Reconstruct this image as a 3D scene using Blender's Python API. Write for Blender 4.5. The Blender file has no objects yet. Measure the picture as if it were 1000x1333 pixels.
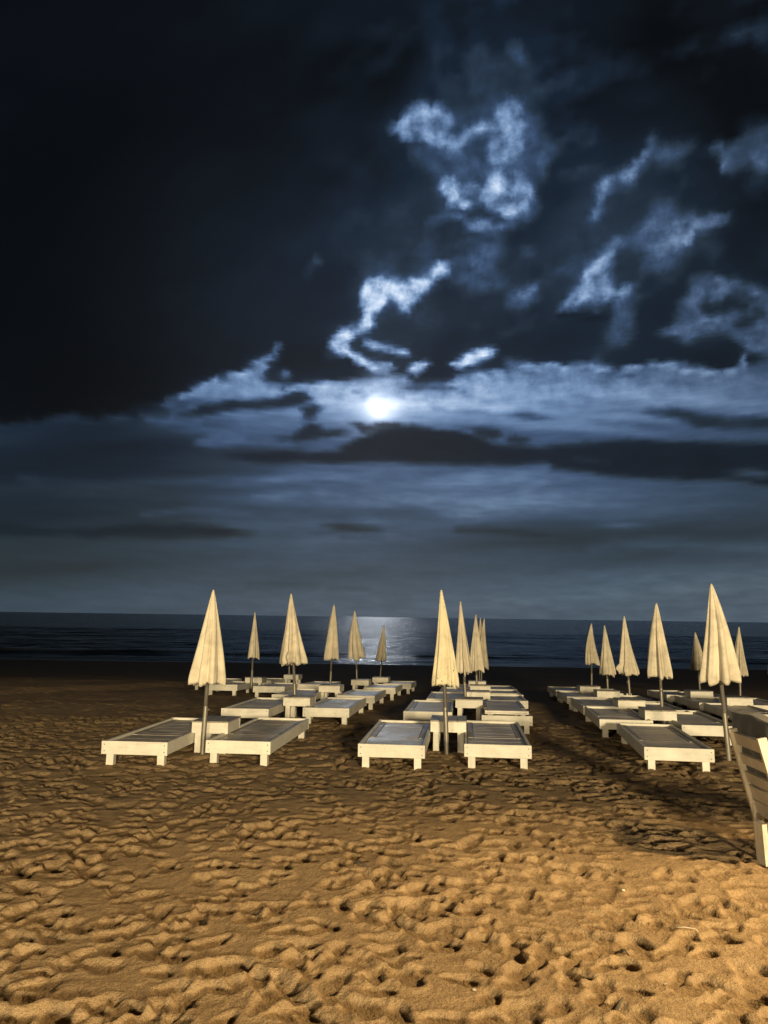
import bpy, bmesh, math, random
import numpy as np
from mathutils import Vector, Matrix

R = math.radians
SC = bpy.context.scene
COL = SC.collection
random.seed(7)
RNG = np.random.default_rng(11)

# ------------------------------------------------------------------ camera
FPX = 1001.0                      # focal length in photo pixels (photo 1000 x 1333)
CAM_H = 1.5
PITCH, ROLL = R(7.77), R(0.8)
cam_d = bpy.data.cameras.new('camera')
cam = bpy.data.objects.new('camera', cam_d)
COL.objects.link(cam)
CM = Matrix.Rotation(R(90) + PITCH, 4, 'X') @ Matrix.Rotation(ROLL, 4, 'Z')
cam.matrix_world = Matrix.Translation((0, 0, CAM_H)) @ CM
cam_d.sensor_fit = 'VERTICAL'
cam_d.sensor_height = 36.0
cam_d.lens = 36.0 * FPX / 1333.0
cam_d.clip_start = 0.05
cam_d.clip_end = 20000
SC.camera = cam
CM3 = CM.to_3x3()


def ray(px, py):
    return (CM3 @ Vector(((px - 500) / FPX, -(py - 666.5) / FPX, -1.0))).normalized()


# ------------------------------------------------------------------ terrain profile
_ty = np.array([-40, 0, 9, 12, 15, 18, 21, 24, 34, 46, 60, 90.])
_tz = np.array([0, 0, 0, -.05, -.15, -.28, -.43, -.57, -.90, -1.27, -1.9, -3.0])
_gy = np.linspace(-40, 90, 2601)
_gz = np.interp(_gy, _ty, _tz)
_k = np.exp(-0.5 * (np.arange(-60, 61) / 22.) ** 2)
_gz = np.convolve(np.pad(_gz, 60, mode='edge'), _k / _k.sum(), mode='valid')
SEA_Z = -1.26


def T(y):
    return float(np.interp(y, _gy, _gz))


def at(px, py, dz=0.0):
    """the point where the sight line through a photo pixel meets the beach (dz above the sand)"""
    d = ray(px, py)
    t0, t1 = 1.0, 80.0
    f = lambda t: CAM_H + d.z * t - T(d.y * t) - dz
    for _ in range(60):
        tm = (t0 + t1) / 2
        if f(tm) > 0:
            t0 = tm
        else:
            t1 = tm
    return Vector((d.x * t0, d.y * t0, CAM_H + d.z * t0))


def at_depth(px, py, y):
    d = ray(px, py)
    t = y / d.y
    return Vector((d.x * t, y, CAM_H + d.z * t))


# ------------------------------------------------------------------ noise helpers (numpy)
def value_noise(x, y, seed):
    xi, yi = np.floor(x).astype(np.int64), np.floor(y).astype(np.int64)
    fx, fy = x - xi, y - yi
    fx, fy = fx * fx * (3 - 2 * fx), fy * fy * (3 - 2 * fy)

    def h(a, b):
        n = (a * 374761393 + b * 668265263 + seed * 974634777) & 0xFFFFFFFF
        n = ((n ^ (n >> 13)) * 1274126177) & 0xFFFFFFFF
        n = n ^ (n >> 16)
        return (n & 0xFFFF) / 65535.0
    return ((h(xi, yi) * (1 - fx) + h(xi + 1, yi) * fx) * (1 - fy)
            + (h(xi, yi + 1) * (1 - fx) + h(xi + 1, yi + 1) * fx) * fy)


def fbm(x, y, seed, octv=4):
    s, a, tot = 0, 1.0, 0
    for i in range(octv):
        s = s + a * value_noise(x * 2 ** i, y * 2 ** i, seed + i * 17)
        tot += a
        a *= .5
    return s / tot - .5


# ------------------------------------------------------------------ material helpers
def new_mat(name):
    m = bpy.data.materials.new(name)
    m.use_nodes = True
    nt = m.node_tree
    b = nt.nodes['Principled BSDF']
    return m, nt, b


def N(nt, typ, **kw):
    n = nt.nodes.new(typ)
    for k, v in kw.items():
        setattr(n, k, v)
    return n


def setin(n, **kw):
    for k, v in kw.items():
        n.inputs[k.replace('_', ' ')].default_value = v
    return n


def noise(nt, vec, scale, detail=4, rough=.55, dist=0.0):
    n = N(nt, 'ShaderNodeTexNoise')
    n.inputs['Scale'].default_value = scale
    n.inputs['Detail'].default_value = detail
    n.inputs['Roughness'].default_value = rough
    n.inputs['Distortion'].default_value = dist
    if vec is not None:
        nt.links.new(vec, n.inputs['Vector'])
    return n


def ramp(nt, fac, stops, interp='LINEAR'):
    n = N(nt, 'ShaderNodeValToRGB')
    cr = n.color_ramp
    cr.interpolation = interp
    while len(cr.elements) < len(stops):
        cr.elements.new(0.5)
    for e, (p, c) in zip(cr.elements, stops):
        e.position = p
    for e, (p, c) in zip(cr.elements, stops):
        e.color = (c[0], c[1], c[2], 1) if hasattr(c, '__len__') else (c, c, c, 1)
    if fac is not None:
        nt.links.new(fac, n.inputs['Fac'])
    return n


def mixc(nt, fac, a, b, blend='MIX'):
    n = N(nt, 'ShaderNodeMix', data_type='RGBA', blend_type=blend)
    for sock, v in ((n.inputs['Factor'], fac), (n.inputs[6], a), (n.inputs[7], b)):
        if isinstance(v, bpy.types.NodeSocket):
            nt.links.new(v, sock)
        elif hasattr(v, '__len__'):
            sock.default_value = (v[0], v[1], v[2], 1)
        else:
            sock.default_value = v
    return n.outputs[2]


def math_n(nt, op, a, b=None, c=None, clamp=False):
    n = N(nt, 'ShaderNodeMath', operation=op)
    n.use_clamp = clamp
    for i, v in enumerate((a, b, c)):
        if v is None:
            continue
        if isinstance(v, bpy.types.NodeSocket):
            nt.links.new(v, n.inputs[i])
        else:
            n.inputs[i].default_value = v
    return n.outputs[0]


def bump(nt, b, height, strength, dist, prev=None):
    n = N(nt, 'ShaderNodeBump')
    n.inputs['Strength'].default_value = strength
    n.inputs['Distance'].default_value = dist
    nt.links.new(height, n.inputs['Height'])
    if prev is not None:
        nt.links.new(prev, n.inputs['Normal'])
    nt.links.new(n.outputs[0], b.inputs['Normal'])
    return n.outputs[0]


def obj_coord(nt, scale=(1, 1, 1), random_shift=True):
    tc = N(nt, 'ShaderNodeTexCoord')
    mp = N(nt, 'ShaderNodeMapping')
    mp.inputs['Scale'].default_value = scale
    nt.links.new(tc.outputs['Object'], mp.inputs['Vector'])
    if random_shift:
        oi = N(nt, 'ShaderNodeObjectInfo')
        sc = N(nt, 'ShaderNodeVectorMath', operation='SCALE')
        cx = N(nt, 'ShaderNodeCombineXYZ')
        for i in range(3):
            nt.links.new(oi.outputs['Random'], cx.inputs[i])
        nt.links.new(cx.outputs[0], sc.inputs[0])
        sc.inputs['Scale'].default_value = 37.0
        nt.links.new(sc.outputs[0], mp.inputs['Location'])
    return mp.outputs[0], tc


def painted_wood(name, col, grain_axis='x', dirt=.5, rough=.55):
    m, nt, b = new_mat(name)
    sc = {'x': (3, 40, 40), 'y': (40, 3, 40), 'z': (40, 40, 3)}[grain_axis]
    v, tc = obj_coord(nt, sc)
    v2, _ = obj_coord(nt)
    g = noise(nt, v, 1.0, 5, .65, .4)
    d = noise(nt, v2, 5.0, 6, .7, .3)
    s = noise(nt, v2, 42.0, 3, .6)
    dr = ramp(nt, d.outputs['Fac'], [(.40, 1.0), (.62, 1 - .33 * dirt), (.80, 1 - .62 * dirt)])
    gr = ramp(nt, g.outputs['Fac'], [(.30, .74), (.46, 1.0), (1, 1.0)])
    sr = ramp(nt, s.outputs['Fac'], [(.24, .45), (.31, 1.0)])
    c = mixc(nt, 1.0, col, dr.outputs[0], 'MULTIPLY')
    c = mixc(nt, .75, c, gr.outputs[0], 'MULTIPLY')
    c = mixc(nt, .8, c, sr.outputs[0], 'MULTIPLY')
    oi = N(nt, 'ShaderNodeObjectInfo')
    orr = ramp(nt, oi.outputs['Random'], [(0, .86), (1, 1.0)])
    c = mixc(nt, 1.0, c, orr.outputs[0], 'MULTIPLY')
    nt.links.new(c, b.inputs['Base Color'])
    b.inputs['Roughness'].default_value = rough
    bump(nt, b, g.outputs['Fac'], .35, .004)
    return m


M = {}
M['board'] = painted_wood('white_painted_wood', (.79, .755, .685), 'x', .55)
M['leg'] = painted_wood('white_painted_leg', (.77, .735, .665), 'z', .6)


def deck_mat(name, col, rough):
    m, nt, b = new_mat(name)
    v, tc = obj_coord(nt, (5, 60, 5))
    v2, _ = obj_coord(nt)
    g = noise(nt, v, 1.0, 5, .7, .3)
    d = noise(nt, v2, 3.2, 6, .65, .4)
    s = noise(nt, v2, 60, 3, .6)
    dr = ramp(nt, d.outputs['Fac'], [(.34, .55), (.5, .85), (.68, 1.15)])
    gr = ramp(nt, g.outputs['Fac'], [(.32, .70), (.5, 1.0), (.75, 1.08)])
    c = mixc(nt, 1.0, col, dr.outputs[0], 'MULTIPLY')
    c = mixc(nt, 1.0, c, gr.outputs[0], 'MULTIPLY')
    c = mixc(nt, .5, c, ramp(nt, s.outputs['Fac'], [(.28, .4), (.36, 1)]).outputs[0], 'MULTIPLY')
    nt.links.new(c, b.inputs['Base Color'])
    rr = ramp(nt, d.outputs['Fac'], [(.35, rough - .08), (.7, rough + .14)])
    nt.links.new(rr.outputs[0], b.inputs['Roughness'])
    bump(nt, b, g.outputs['Fac'], .4, .004)
    return m


M['deck'] = deck_mat('weathered_deck_wood', (.54, .48, .41), .42)
M['tabletop'] = deck_mat('weathered_table_wood', (.38, .335, .28), .5)


def fabric(name, col, weave=420, dirt=.35):
    m, nt, b = new_mat(name)
    v, tc = obj_coord(nt, (1, 1, 1))
    d = noise(nt, v, 5.5, 6, .7, .4)
    f = noise(nt, v, weave, 2, .6)
    st = noise(nt, v, 15, 4, .6, .2)
    c = mixc(nt, 1.0, col, ramp(nt, d.outputs['Fac'], [(.38, 1.0), (.72, 1 - dirt)]).outputs[0], 'MULTIPLY')
    c = mixc(nt, .7, c, ramp(nt, st.outputs['Fac'], [(.22, .35), (.29, 1.0)]).outputs[0], 'MULTIPLY')
    c = mixc(nt, .5, c, ramp(nt, f.outputs['Fac'], [(.3, .75), (.6, 1.0)]).outputs[0], 'MULTIPLY')
    nt.links.new(c, b.inputs['Base Color'])
    b.inputs['Roughness'].default_value = .92
    b.inputs['Sheen Weight'].default_value = .15
    b.inputs['Specular IOR Level'].default_value = .2
    p = bump(nt, b, f.outputs['Fac'], .25, .002)
    w = noise(nt, v, 26, 3, .6, .6)
    bump(nt, b, w.outputs['Fac'], .2, .008, p)
    return m


M['canvas'] = fabric('cream_canvas', (.80, .72, .58))
m_ = fabric('yellow_canvas_with_mould_spots', (.82, .735, .53))
nt_ = m_.node_tree
b_ = nt_.nodes['Principled BSDF']
tc_ = N(nt_, 'ShaderNodeTexCoord')
sp_ = N(nt_, 'ShaderNodeSeparateXYZ')
nt_.links.new(tc_.outputs['Object'], sp_.inputs[0])
mp_ = N(nt_, 'ShaderNodeMapping')
mp_.inputs['Scale'].default_value = (1, 1, 1.05)
nt_.links.new(tc_.outputs['Object'], mp_.inputs['Vector'])
vo_ = N(nt_, 'ShaderNodeTexVoronoi')
vo_.inputs['Scale'].default_value = 19
nt_.links.new(mp_.outputs[0], vo_.inputs['Vector'])
spots_ = ramp(nt_, vo_.outputs['Distance'], [(.16, 1), (.24, 0)])
few_ = ramp(nt_, noise(nt_, mp_.outputs[0], 7, 3).outputs['Fac'], [(.52, 0), (.56, 1)])
hem_ = N(nt_, 'ShaderNodeMapRange')
nt_.links.new(sp_.outputs[2], hem_.inputs[0])
for i_, x_ in enumerate((-.78, -.86, 0.0, 1.0)):
    hem_.inputs[1 + i_].default_value = x_
old_ = b_.inputs['Base Color'].links[0].from_socket
fac_ = math_n(nt_, 'MULTIPLY', math_n(nt_, 'MULTIPLY', spots_.outputs[0], few_.outputs[0]), hem_.outputs[0])
nt_.links.new(mixc(nt_, fac_, old_, (.07, .055, .035)), b_.inputs['Base Color'])
M['canvas_spotted'] = m_
M['cushion'] = fabric('charcoal_cushion_fabric', (.085, .085, .088), 300, .2)


def metal(name, col, rough, metallic):
    m, nt, b = new_mat(name)
    v, tc = obj_coord(nt, (1, 1, .25))
    d = noise(nt, v, 22, 5, .7)
    c = mixc(nt, 1.0, col, ramp(nt, d.outputs['Fac'], [(.35, .6), (.6, 1.05)]).outputs[0], 'MULTIPLY')
    nt.links.new(c, b.inputs['Base Color'])
    b.inputs['Metallic'].default_value = metallic
    nt.links.new(ramp(nt, d.outputs['Fac'], [(.3, rough - .1), (.7, rough + .15)]).outputs[0], b.inputs['Roughness'])
    return m


M['pole'] = metal('grey_pole_metal', (.17, .155, .135), .55, .15)
M['sleeve'] = metal('steel_pole_sleeve', (.24, .22, .19), .42, .4)
M['tip'] = metal('cream_plastic_tip', (.66, .60, .48), .5, 0)
M['screw'] = metal('dark_screw', (.10, .09, .08), .5, .5)
M['chair'] = painted_wood('pale_chair_wood', (.70, .63, .53), 'x', .5)
M['chair_post'] = painted_wood('pale_chair_post', (.74, .67, .56), 'z', .5)


# ------------------------------------------------------------------ mesh helpers
def add_box(bm, x0, x1, y0, y1, z0, z1, bev=0.004, mi=0, jit=0.0):
    r = bmesh.ops.create_cube(bm, size=1.0)
    vs = r['verts']
    for v in vs:
        v.co.x = (x0 + x1) / 2 + v.co.x * (x1 - x0)
        v.co.y = (y0 + y1) / 2 + v.co.y * (y1 - y0)
        v.co.z = (z0 + z1) / 2 + v.co.z * (z1 - z0)
        if jit:
            v.co += Vector((random.uniform(-jit, jit), random.uniform(-jit, jit), random.uniform(-jit, jit)))
    es = list({e for v in vs for e in v.link_edges})
    fs = {f for v in vs for f in v.link_faces}
    for f in fs:
        f.material_index = mi
    if bev > 0:
        bmesh.ops.bevel(bm, geom=es, offset=bev, segments=2, profile=.6, affect='EDGES')


def add_lathe(bm, prof, seg=20, cx=0, cy=0):
    rings = []
    for z, r in prof:
        rings.append([bm.verts.new((cx + r * math.cos(2 * math.pi * i / seg), cy + r * math.sin(2 * math.pi * i / seg), z)) for i in range(seg)])
    for a, b in zip(rings, rings[1:]):
        for i in range(seg):
            bm.faces.new((a[i], a[(i + 1) % seg], b[(i + 1) % seg], b[i]))
    bm.faces.new(list(reversed(rings[0])))
    bm.faces.new(rings[-1])


def finish(name, bm, mat, parent=None, smooth=False):
    me = bpy.data.meshes.new(name)
    bmesh.ops.recalc_face_normals(bm, faces=bm.faces)
    bm.to_mesh(me)
    bm.free()
    mats = mat if isinstance(mat, (list, tuple)) else [mat]
    for k in mats:
        me.materials.append(k)
    if smooth:
        for p in me.polygons:
            p.use_smooth = True
    o = bpy.data.objects.new(name, me)
    COL.objects.link(o)
    if parent is not None:
        o.parent = parent
    return o


def thing(name, loc=(0, 0, 0)):
    o = bpy.data.objects.new(name, None)
    o.empty_display_size = .1
    COL.objects.link(o)
    o.location = loc
    return o


def tag(o, label, cat, group=None):
    o['label'] = label
    o['category'] = cat
    if group:
        o['group'] = group
    return o


def copy_tree(o, parent=None):
    c = o.copy()
    COL.objects.link(c)
    c.parent = parent
    for ch in list(o.children):
        copy_tree(ch, c)
    return c


def put(px, py, dz=0.0):
    p = at(px, py, dz)
    return p, T(p.y)


# ------------------------------------------------------------------ cloud layout (brightness of the night sky by direction)
# strokes are given in a flat sky chart (gnomonic, units = 1/1001 rad, y down, horizon near 803) and
# later resampled to azimuth / elevation knots that drive the world shader
CW, CH, CS = 1400, 900, 4           # chart extent: x -200..1200, y -100..800 (step 4)


def sky_chart():
    xs = np.arange(-200, 1200, CS) + CS / 2.
    ys = np.arange(-100, 824, CS) + CS / 2.
    X0, Y0 = np.meshgrid(xs, ys)
    low = np.clip((Y0 - 470) / 120., 0, 1)          # flat streaks near the horizon
    wx = fbm(X0 / (70 + 120 * low), Y0 / (55 - 25 * low), 3, 5)
    wy = fbm(X0 / (70 + 120 * low), Y0 / (55 - 25 * low), 57, 5)
    wx2 = fbm(X0 / (24 + 40 * low), Y0 / (20 - 8 * low), 103, 4)
    wy2 = fbm(X0 / (24 + 40 * low), Y0 / (20 - 8 * low), 157, 4)
    X = X0 + wx * 22 + wx2 * 14
    Y = Y0 + (wy * 18 + wy2 * 12) * (1 - .65 * low)
    C = np.zeros_like(X)
    nz = (fbm(X0 / 17., Y0 / 13., 301, 4) * 2.0 + fbm(X0 / 46., Y0 / 34., 311, 3) * .8) * (1 - low) + fbm(X0 / 40., Y0 / 10., 331, 4) * 2.0 * low

    def sm(t):
        t = np.clip(t, 0, 1)
        return t * t * (3 - 2 * t)

    def over(a, val, tex=0.0):
        nonlocal C
        C = C * (1 - a) + val * (1 + tex * nz) * a

    def poly(pts, val, soft=9, rag=6, al=1.0, tex=.3, org=(0, 0), k=1.0):
        """closed outline in chart pixels: org + k * point; torn rim of width rag, feathered over soft"""
        P = [(org[0] + k * x, org[1] + k * y) for x, y in pts]
        d2 = np.full_like(X, 1e9)
        ins = np.zeros(X.shape, bool)
        for (x0, y0), (x1, y1) in zip(P, P[1:] + P[:1]):
            ex, ey = x1 - x0, y1 - y0
            t = np.clip(((X - x0) * ex + (Y - y0) * ey) / (ex * ex + ey * ey + 1e-9), 0, 1)
            d2 = np.minimum(d2, (X - x0 - t * ex) ** 2 + (Y - y0 - t * ey) ** 2)
            if y0 != y1:
                ins ^= ((y0 > Y) != (y1 > Y)) & (X < (x1 - x0) * (Y - y0) / (y1 - y0) + x0)
        d = np.sqrt(d2) * np.where(ins, -1, 1) + nz * rag
        over(sm(.5 - d / soft) * al, val, tex)

    def ell(cx, cy, rx, ry, rot, val, soft=.6, al=1.0, tex=.2):
        c, s = math.cos(R(rot)), math.sin(R(rot))
        dx, dy = X - cx, Y - cy
        d = np.hypot((dx * c + dy * s) / rx, (-dx * s + dy * c) / ry) + nz * .22
        over(sm((1 + soft - d) / (2 * soft)) * al, val, tex)

    def gau(cx, cy, rx, ry, val, rot=0, mask=1.0):
        nonlocal C
        c, s = math.cos(R(rot)), math.sin(R(rot))
        dx, dy = X0 - cx, Y0 - cy
        C = C + val * mask * np.exp(-((dx * c + dy * s) / rx) ** 2 - ((-dx * s + dy * c) / ry) ** 2)

    def line(pts, rads, val, soft=.7, al=1.0, tex=.3, org=(0, 0), k=1.0):
        best = np.full_like(X, 9.)
        P = [(org[0] + k * x, org[1] + k * y) for x, y in pts]
        for (x0, y0), (x1, y1), r0, r1 in zip(P, P[1:], rads, rads[1:]):
            dx, dy = x1 - x0, y1 - y0
            t = np.clip(((X - x0) * dx + (Y - y0) * dy) / (dx * dx + dy * dy), 0, 1)
            best = np.minimum(best, np.hypot(X - x0 - t * dx, Y - y0 - t * dy) / (r0 + t * (r1 - r0)))
        over(sm((1 + soft - best - nz * .18) / (2 * soft)) * al, val, tex)

    # --- upper deck of dark cloud
    C += 17
    gau(560, 330, 320, 260, 13)
    gau(830, 350, 260, 200, 11)
    gau(640, 150, 150, 190, 14)
    gau(430, 440, 260, 90, 8)
    gau(60, 330, 150, 260, -8)
    gau(0, 480, 260, 90, -4)
    gau(900, 30, 150, 90, -4)
    big = fbm(X0 / 170., Y0 / 105. + X0 / 400., 411, 5)
    C += big * np.clip((X0 - 50) / 500., .26, 1) * 36
    C += np.maximum(fbm(X0 / 62., Y0 / 44. + X0 / 160., 421, 5) - .03, 0) * np.clip((X0 - 400) / 200., 0, 1) * 95
    A, a = dict(org=(400, 0), k=.6), dict(org=(380, 280), k=.34)
    B, c = dict(org=(650, 280), k=.35), dict(org=(0, 400), k=.42)
    # blue depth and soft wisps behind the high openings
    poly([(200, 240), (255, 150), (285, 60), (325, 130), (320, 215), (370, 225), (415, 150), (440, 85), (495, 110), (490, 190), (500, 260), (490, 330), (510, 390), (500, 440),
          (450, 500), (400, 520), (330, 515), (250, 500), (235, 460), (255, 400), (262, 350), (230, 330), (165, 320), (150, 285)], 40, 60, 10, .9, .2, **A)
    poly([(220, 250), (300, 240), (420, 210), (470, 215), (480, 330), (492, 400), (440, 470), (330, 470), (275, 430), (280, 350), (250, 310)], 57, 34, 10, .95, .24, **A)
    line([(300, 330), (345, 352), (390, 372)], [7, 9, 6], 68, .9, .7, **A)
    line([(300, 448), (330, 425), (362, 405)], [4, 6, 5], 92, .9, .7, **A)
    line([(420, 352), (440, 372), (470, 388)], [6, 8, 6], 74, .9, .7, **A)
    line([(285, 70), (305, 130), (312, 200)], [10, 16, 14], 46, .95, .8, **A)
    poly([(432, 92), (462, 92), (492, 118), (486, 146), (455, 136), (430, 112)], 60, 16, 8, .9, .3, **A)
    ell(655, 118, 30, 34, 10, 52, .9, .6)
    # left clump, right clump, lower clumps
    poly([(180, 290), (190, 262), (212, 238), (235, 224), (262, 238), (290, 230), (310, 246), (306, 264), (285, 272), (262, 268), (272, 288), (305, 290), (335, 298), (354, 310),
          (340, 324), (316, 330), (292, 318), (266, 312), (248, 302), (228, 310), (200, 308)], 100, 9, 5, .95, .34, **A)
    for q in ((240, 238, 17, 11, 20), (286, 250, 16, 9, 15), (206, 286, 16, 13, 0), (312, 312, 26, 8, 14), (260, 292, 16, 7, 20)):
        ell(400 + .6 * q[0], .6 * q[1], .6 * q[2], .6 * q[3], q[4], 126, .8, .8)
    poly([(338, 282), (360, 262), (392, 258), (404, 236), (424, 222), (440, 210), (460, 215), (466, 234), (452, 252), (472, 262), (474, 292), (466, 322), (456, 346), (426, 360),
          (400, 354), (393, 330), (400, 312), (418, 300), (408, 288), (384, 286), (360, 294), (345, 300)], 96, 8, 5, .95, .36, **A)
    for q in ((372, 276, 24, 8, -18), (412, 262, 14, 8, -30), (450, 236, 10, 13, 0), (424, 334, 22, 16, -20), (452, 300, 8, 20, 20)):
        ell(400 + .6 * q[0], .6 * q[1], .6 * q[2], .6 * q[3], q[4], 128, .8, .8)
    poly([(290, 414), (304, 394), (322, 388), (314, 410), (328, 428), (354, 438), (340, 448), (310, 447), (295, 436)], 140, 6, 4, .95, .2, **A)
    poly([(368, 432), (384, 404), (400, 380), (416, 374), (436, 395), (440, 416), (462, 402), (492, 394), (496, 408), (480, 432), (456, 456), (430, 472), (402, 458), (385, 452)], 108, 8, 5, .95, .36, **A)
    ell(400 + .6 * 402, .6 * 405, 9, 15, 30, 112, .9, .7)
    line([(388, 446), (410, 436), (440, 440), (470, 420)], [3, 4, 3, 3], 62, .8, .7, **A)
    line([(420, 462), (450, 446), (484, 418)], [3, 5, 3], 132, .8, .8, **A)
    ell(400 + .6 * 470, .6 * 412, 11, 6, -35, 112, .7, .8)
    poly([(338, 482), (364, 470), (396, 478), (422, 490), (405, 502), (364, 503), (344, 496)], 96, 9, 5, .95, .35, **A)
    line([(255, 482), (290, 466), (335, 470)], [5, 6, 5], 68, .9, .8, **A)
    line([(430, 480), (470, 455), (495, 430)], [6, 8, 5], 74, .9, .8, **A)
    poly([(326, 456), (368, 446), (394, 454), (384, 466), (345, 468)], 38, 7, 4, .9, .1, **A)
    line([(476, 236), (500, 262), (494, 330), (505, 372)], [9, 12, 12, 9], 66, .9, .6, **A)
    line([(230, 330), (262, 352), (282, 372)], [8, 10, 6], 66, .9, .6, **A)
    # diagonal streak
    poly([(606, 480), (628, 440), (624, 412), (642, 388), (672, 374), (700, 362), (735, 320), (758, 280), (766, 294), (748, 332), (716, 374), (702, 396), (670, 408), (652, 426), (646, 448), (628, 474)], 68, 11, 5, .95, .3, **A)
    for q in ((690, 380, 15, 7, -25), (648, 400, 8, 10, 20), (728, 334, 16, 4, -50), (640, 434, 6, 8, 20), (622, 466, 10, 4, -40), (706, 356, 10, 5, -40)):
        ell(400 + .6 * q[0], .6 * q[1], .6 * q[2], .6 * q[3], q[4], 112, .7, .85)
    line([(548, 386), (590, 378), (640, 376)], [5, 6, 4], 52, .9, .7, **A)
    ell(840, 128, 40, 22, 0, 32, .9, .6)
    # wedge opening
    poly([(545, 674), (565, 640), (590, 610), (600, 580), (620, 555), (640, 530), (665, 514), (694, 518), (684, 536), (658, 546), (662, 572), (652, 600), (672, 620), (722, 604), (702, 632), (676, 652),
          (650, 652), (630, 668), (600, 662), (575, 674)], 78, 9, 4, .97, .26, **A)
    line([(550, 671), (580, 654), (602, 636), (616, 600), (634, 570), (652, 545)], [4, 6, 6, 6, 6, 4], 112, .8, .85, **A)
    line([(640, 644), (668, 630), (698, 618)], [4, 5, 3], 116, .8, .85, **A)
    poly([(608, 662), (630, 646), (664, 654), (655, 668)], 46, 6, 3, .9, .1, **A)
    ell(400 + .6 * 690, .6 * 575, 17, 16, 0, 44, .8, .7)
    line([(548, 680), (600, 684), (660, 676)], [5, 6, 4], 24, .8, .6, **A)
    # right hand patches
    poly([(738, 532), (770, 515), (790, 490), (812, 464), (860, 459), (918, 464), (912, 486), (880, 496), (850, 490), (832, 510), (806, 522), (780, 532)], 72, 10, 5, .95, .26, **A)
    line([(818, 519), (828, 505), (838, 494)], [3, 4, 3], 108, .8, .9, **A)
    ell(400 + .6 * 800, .6 * 490, 9, 6, -30, 92, .8, .7)
    poly([(874, 326), (890, 310), (920, 310), (960, 288), (1000, 270), (1040, 270), (1040, 366), (990, 368), (960, 356), (930, 374), (904, 372), (898, 342)], 58, 12, 5, .95, .2, **A)
    line([(878, 324), (900, 318), (908, 338), (908, 366)], [5, 4, 4, 3], 82, .8, .85, **A)
    ell(400 + .6 * 988, .6 * 346, 9, 9, 0, 82, .8, .8)
    poly([(443, 657), (468, 632), (496, 618), (492, 636), (466, 654)], 100, 7, 3, .95, .25, **A)
    ell(400 + .6 * 474, .6 * 541, 9, 7, 10, 64, .8, .9)
    ell(690, 345, 30, 30, 0, 38, .9, .6)
    poly([(752, 718), (790, 700), (816, 684), (806, 656), (850, 600), (890, 588), (930, 598), (960, 624), (1000, 636), (1060, 630), (1060, 780), (960, 772), (940, 742), (880, 722), (850, 736), (815, 742), (800, 726)], 64, 14, 6, .95, .26, **A)
    for q in ((872, 692, 22, 6, -8), (905, 608, 14, 9, 10), (868, 640, 9, 6, 0), (900, 640, 12, 5, -10), (800, 712, 26, 6, -14), (830, 722, 12, 5, -20)):
        ell(400 + .6 * q[0], .6 * q[1], .6 * q[2], .6 * q[3], q[4], 92, .8, .8)
    poly([(856, 662), (908, 646), (975, 648), (944, 676), (880, 682)], 38, 10, 5, .9, .15, **A)
    poly([(800, 746), (860, 738), (930, 702), (988, 668), (990, 690), (930, 722), (862, 754)], 40, 10, 4, .9, .15, **A)
    ell(405, 347, 5, 15, 22, 54, .9, .9)
    ell(412, 337, 7, 6, 0, 64, .9, .8)
    # --- the sky under the deck
    edge = [(-200, 552), (0, 549), (60, 546), (110, 540), (150, 545), (185, 539), (205, 522), (223, 511), (252, 505), (262, 500), (277, 503), (272, 490), (290, 480), (311, 476), (336, 471), (352, 463),
            (358, 456), (366, 462), (352, 480), (350, 500), (375, 508), (395, 498), (415, 488), (440, 494), (470, 496), (520, 498), (560, 496), (600, 498), (625, 490), (660, 478), (700, 474), (740, 480), (775, 482),
            (812, 486), (846, 477), (881, 474), (902, 482), (945, 486), (965, 480), (1000, 470), (1200, 455)]
    ey = np.interp(X, [p[0] for p in edge], [p[1] for p in edge])
    torn = (fbm(X0 / 40., Y0 / 26., 501, 5) * 26 + fbm(X0 / 13., Y0 / 11., 511, 3) * 9)
    clear = sm((Y - ey - torn) / 9. + .5)
    C = C * (1 - clear) + 51 * clear
    gau(505, 520, 250, 56, 36, mask=clear)
    gau(493, 525, 110, 36, 28, mask=clear)
    gau(740, 512, 230, 44, 25, mask=clear)
    gau(1000, 520, 170, 60, 15, mask=clear)
    gau(310, 500, 90, 34, 20, mask=clear)
    gau(195, 572, 150, 24, -14, mask=clear)
    gau(40, 640, 240, 130, -9, mask=clear)
    gau(120, 605, 200, 36, -6, mask=clear)
    gau(560, 640, 210, 40, 22, mask=clear)
    gau(780, 645, 200, 26, 4, mask=clear)
    C += clear * (np.exp(-((Y0 - 800) / 75.) ** 2) * (13 + 5 * np.clip(X0 / 1000., 0, 1)) - 7 * np.exp(-((X0 - 0) / 240.) ** 2 - ((Y0 - 770) / 60.) ** 2))
    st = fbm(X0 / 230., Y0 / 12. + X0 / 330., 211, 5)
    C += clear * st * (34 * np.exp(-((Y0 - 640) / 50.) ** 2) + 6) * (.3 + np.exp(-((X0 - 520) / 300.) ** 2))
    st3 = fbm(X0 / 150. + Y0 / 60., Y0 / 10. - X0 / 130., 227, 5)
    C += clear * st3 * 125 * np.exp(-((X0 - 560) / 330.) ** 2 - ((Y0 - 525) / 38.) ** 2)
    C += clear * fbm(X0 / 420., Y0 / 34. + X0 / 500., 219, 4) * 18
    # bright rim under the deck, right of the moon
    line([(598, 499), (625, 490), (671, 483), (713, 476), (741, 481), (772, 480), (807, 486), (846, 476), (881, 475), (902, 483), (947, 487), (965, 479), (972, 462)], [5, 5, 4, 4, 4, 4, 3, 3, 3, 3, 3, 3, 2], 120, .9, .8)
    line([(240, 512), (290, 496), (330, 482), (352, 470), (360, 456)], [4, 5, 5, 5, 4], 108, .9, .8)
    ell(305, 500, 40, 8, -8, 92, .8, .7)
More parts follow.
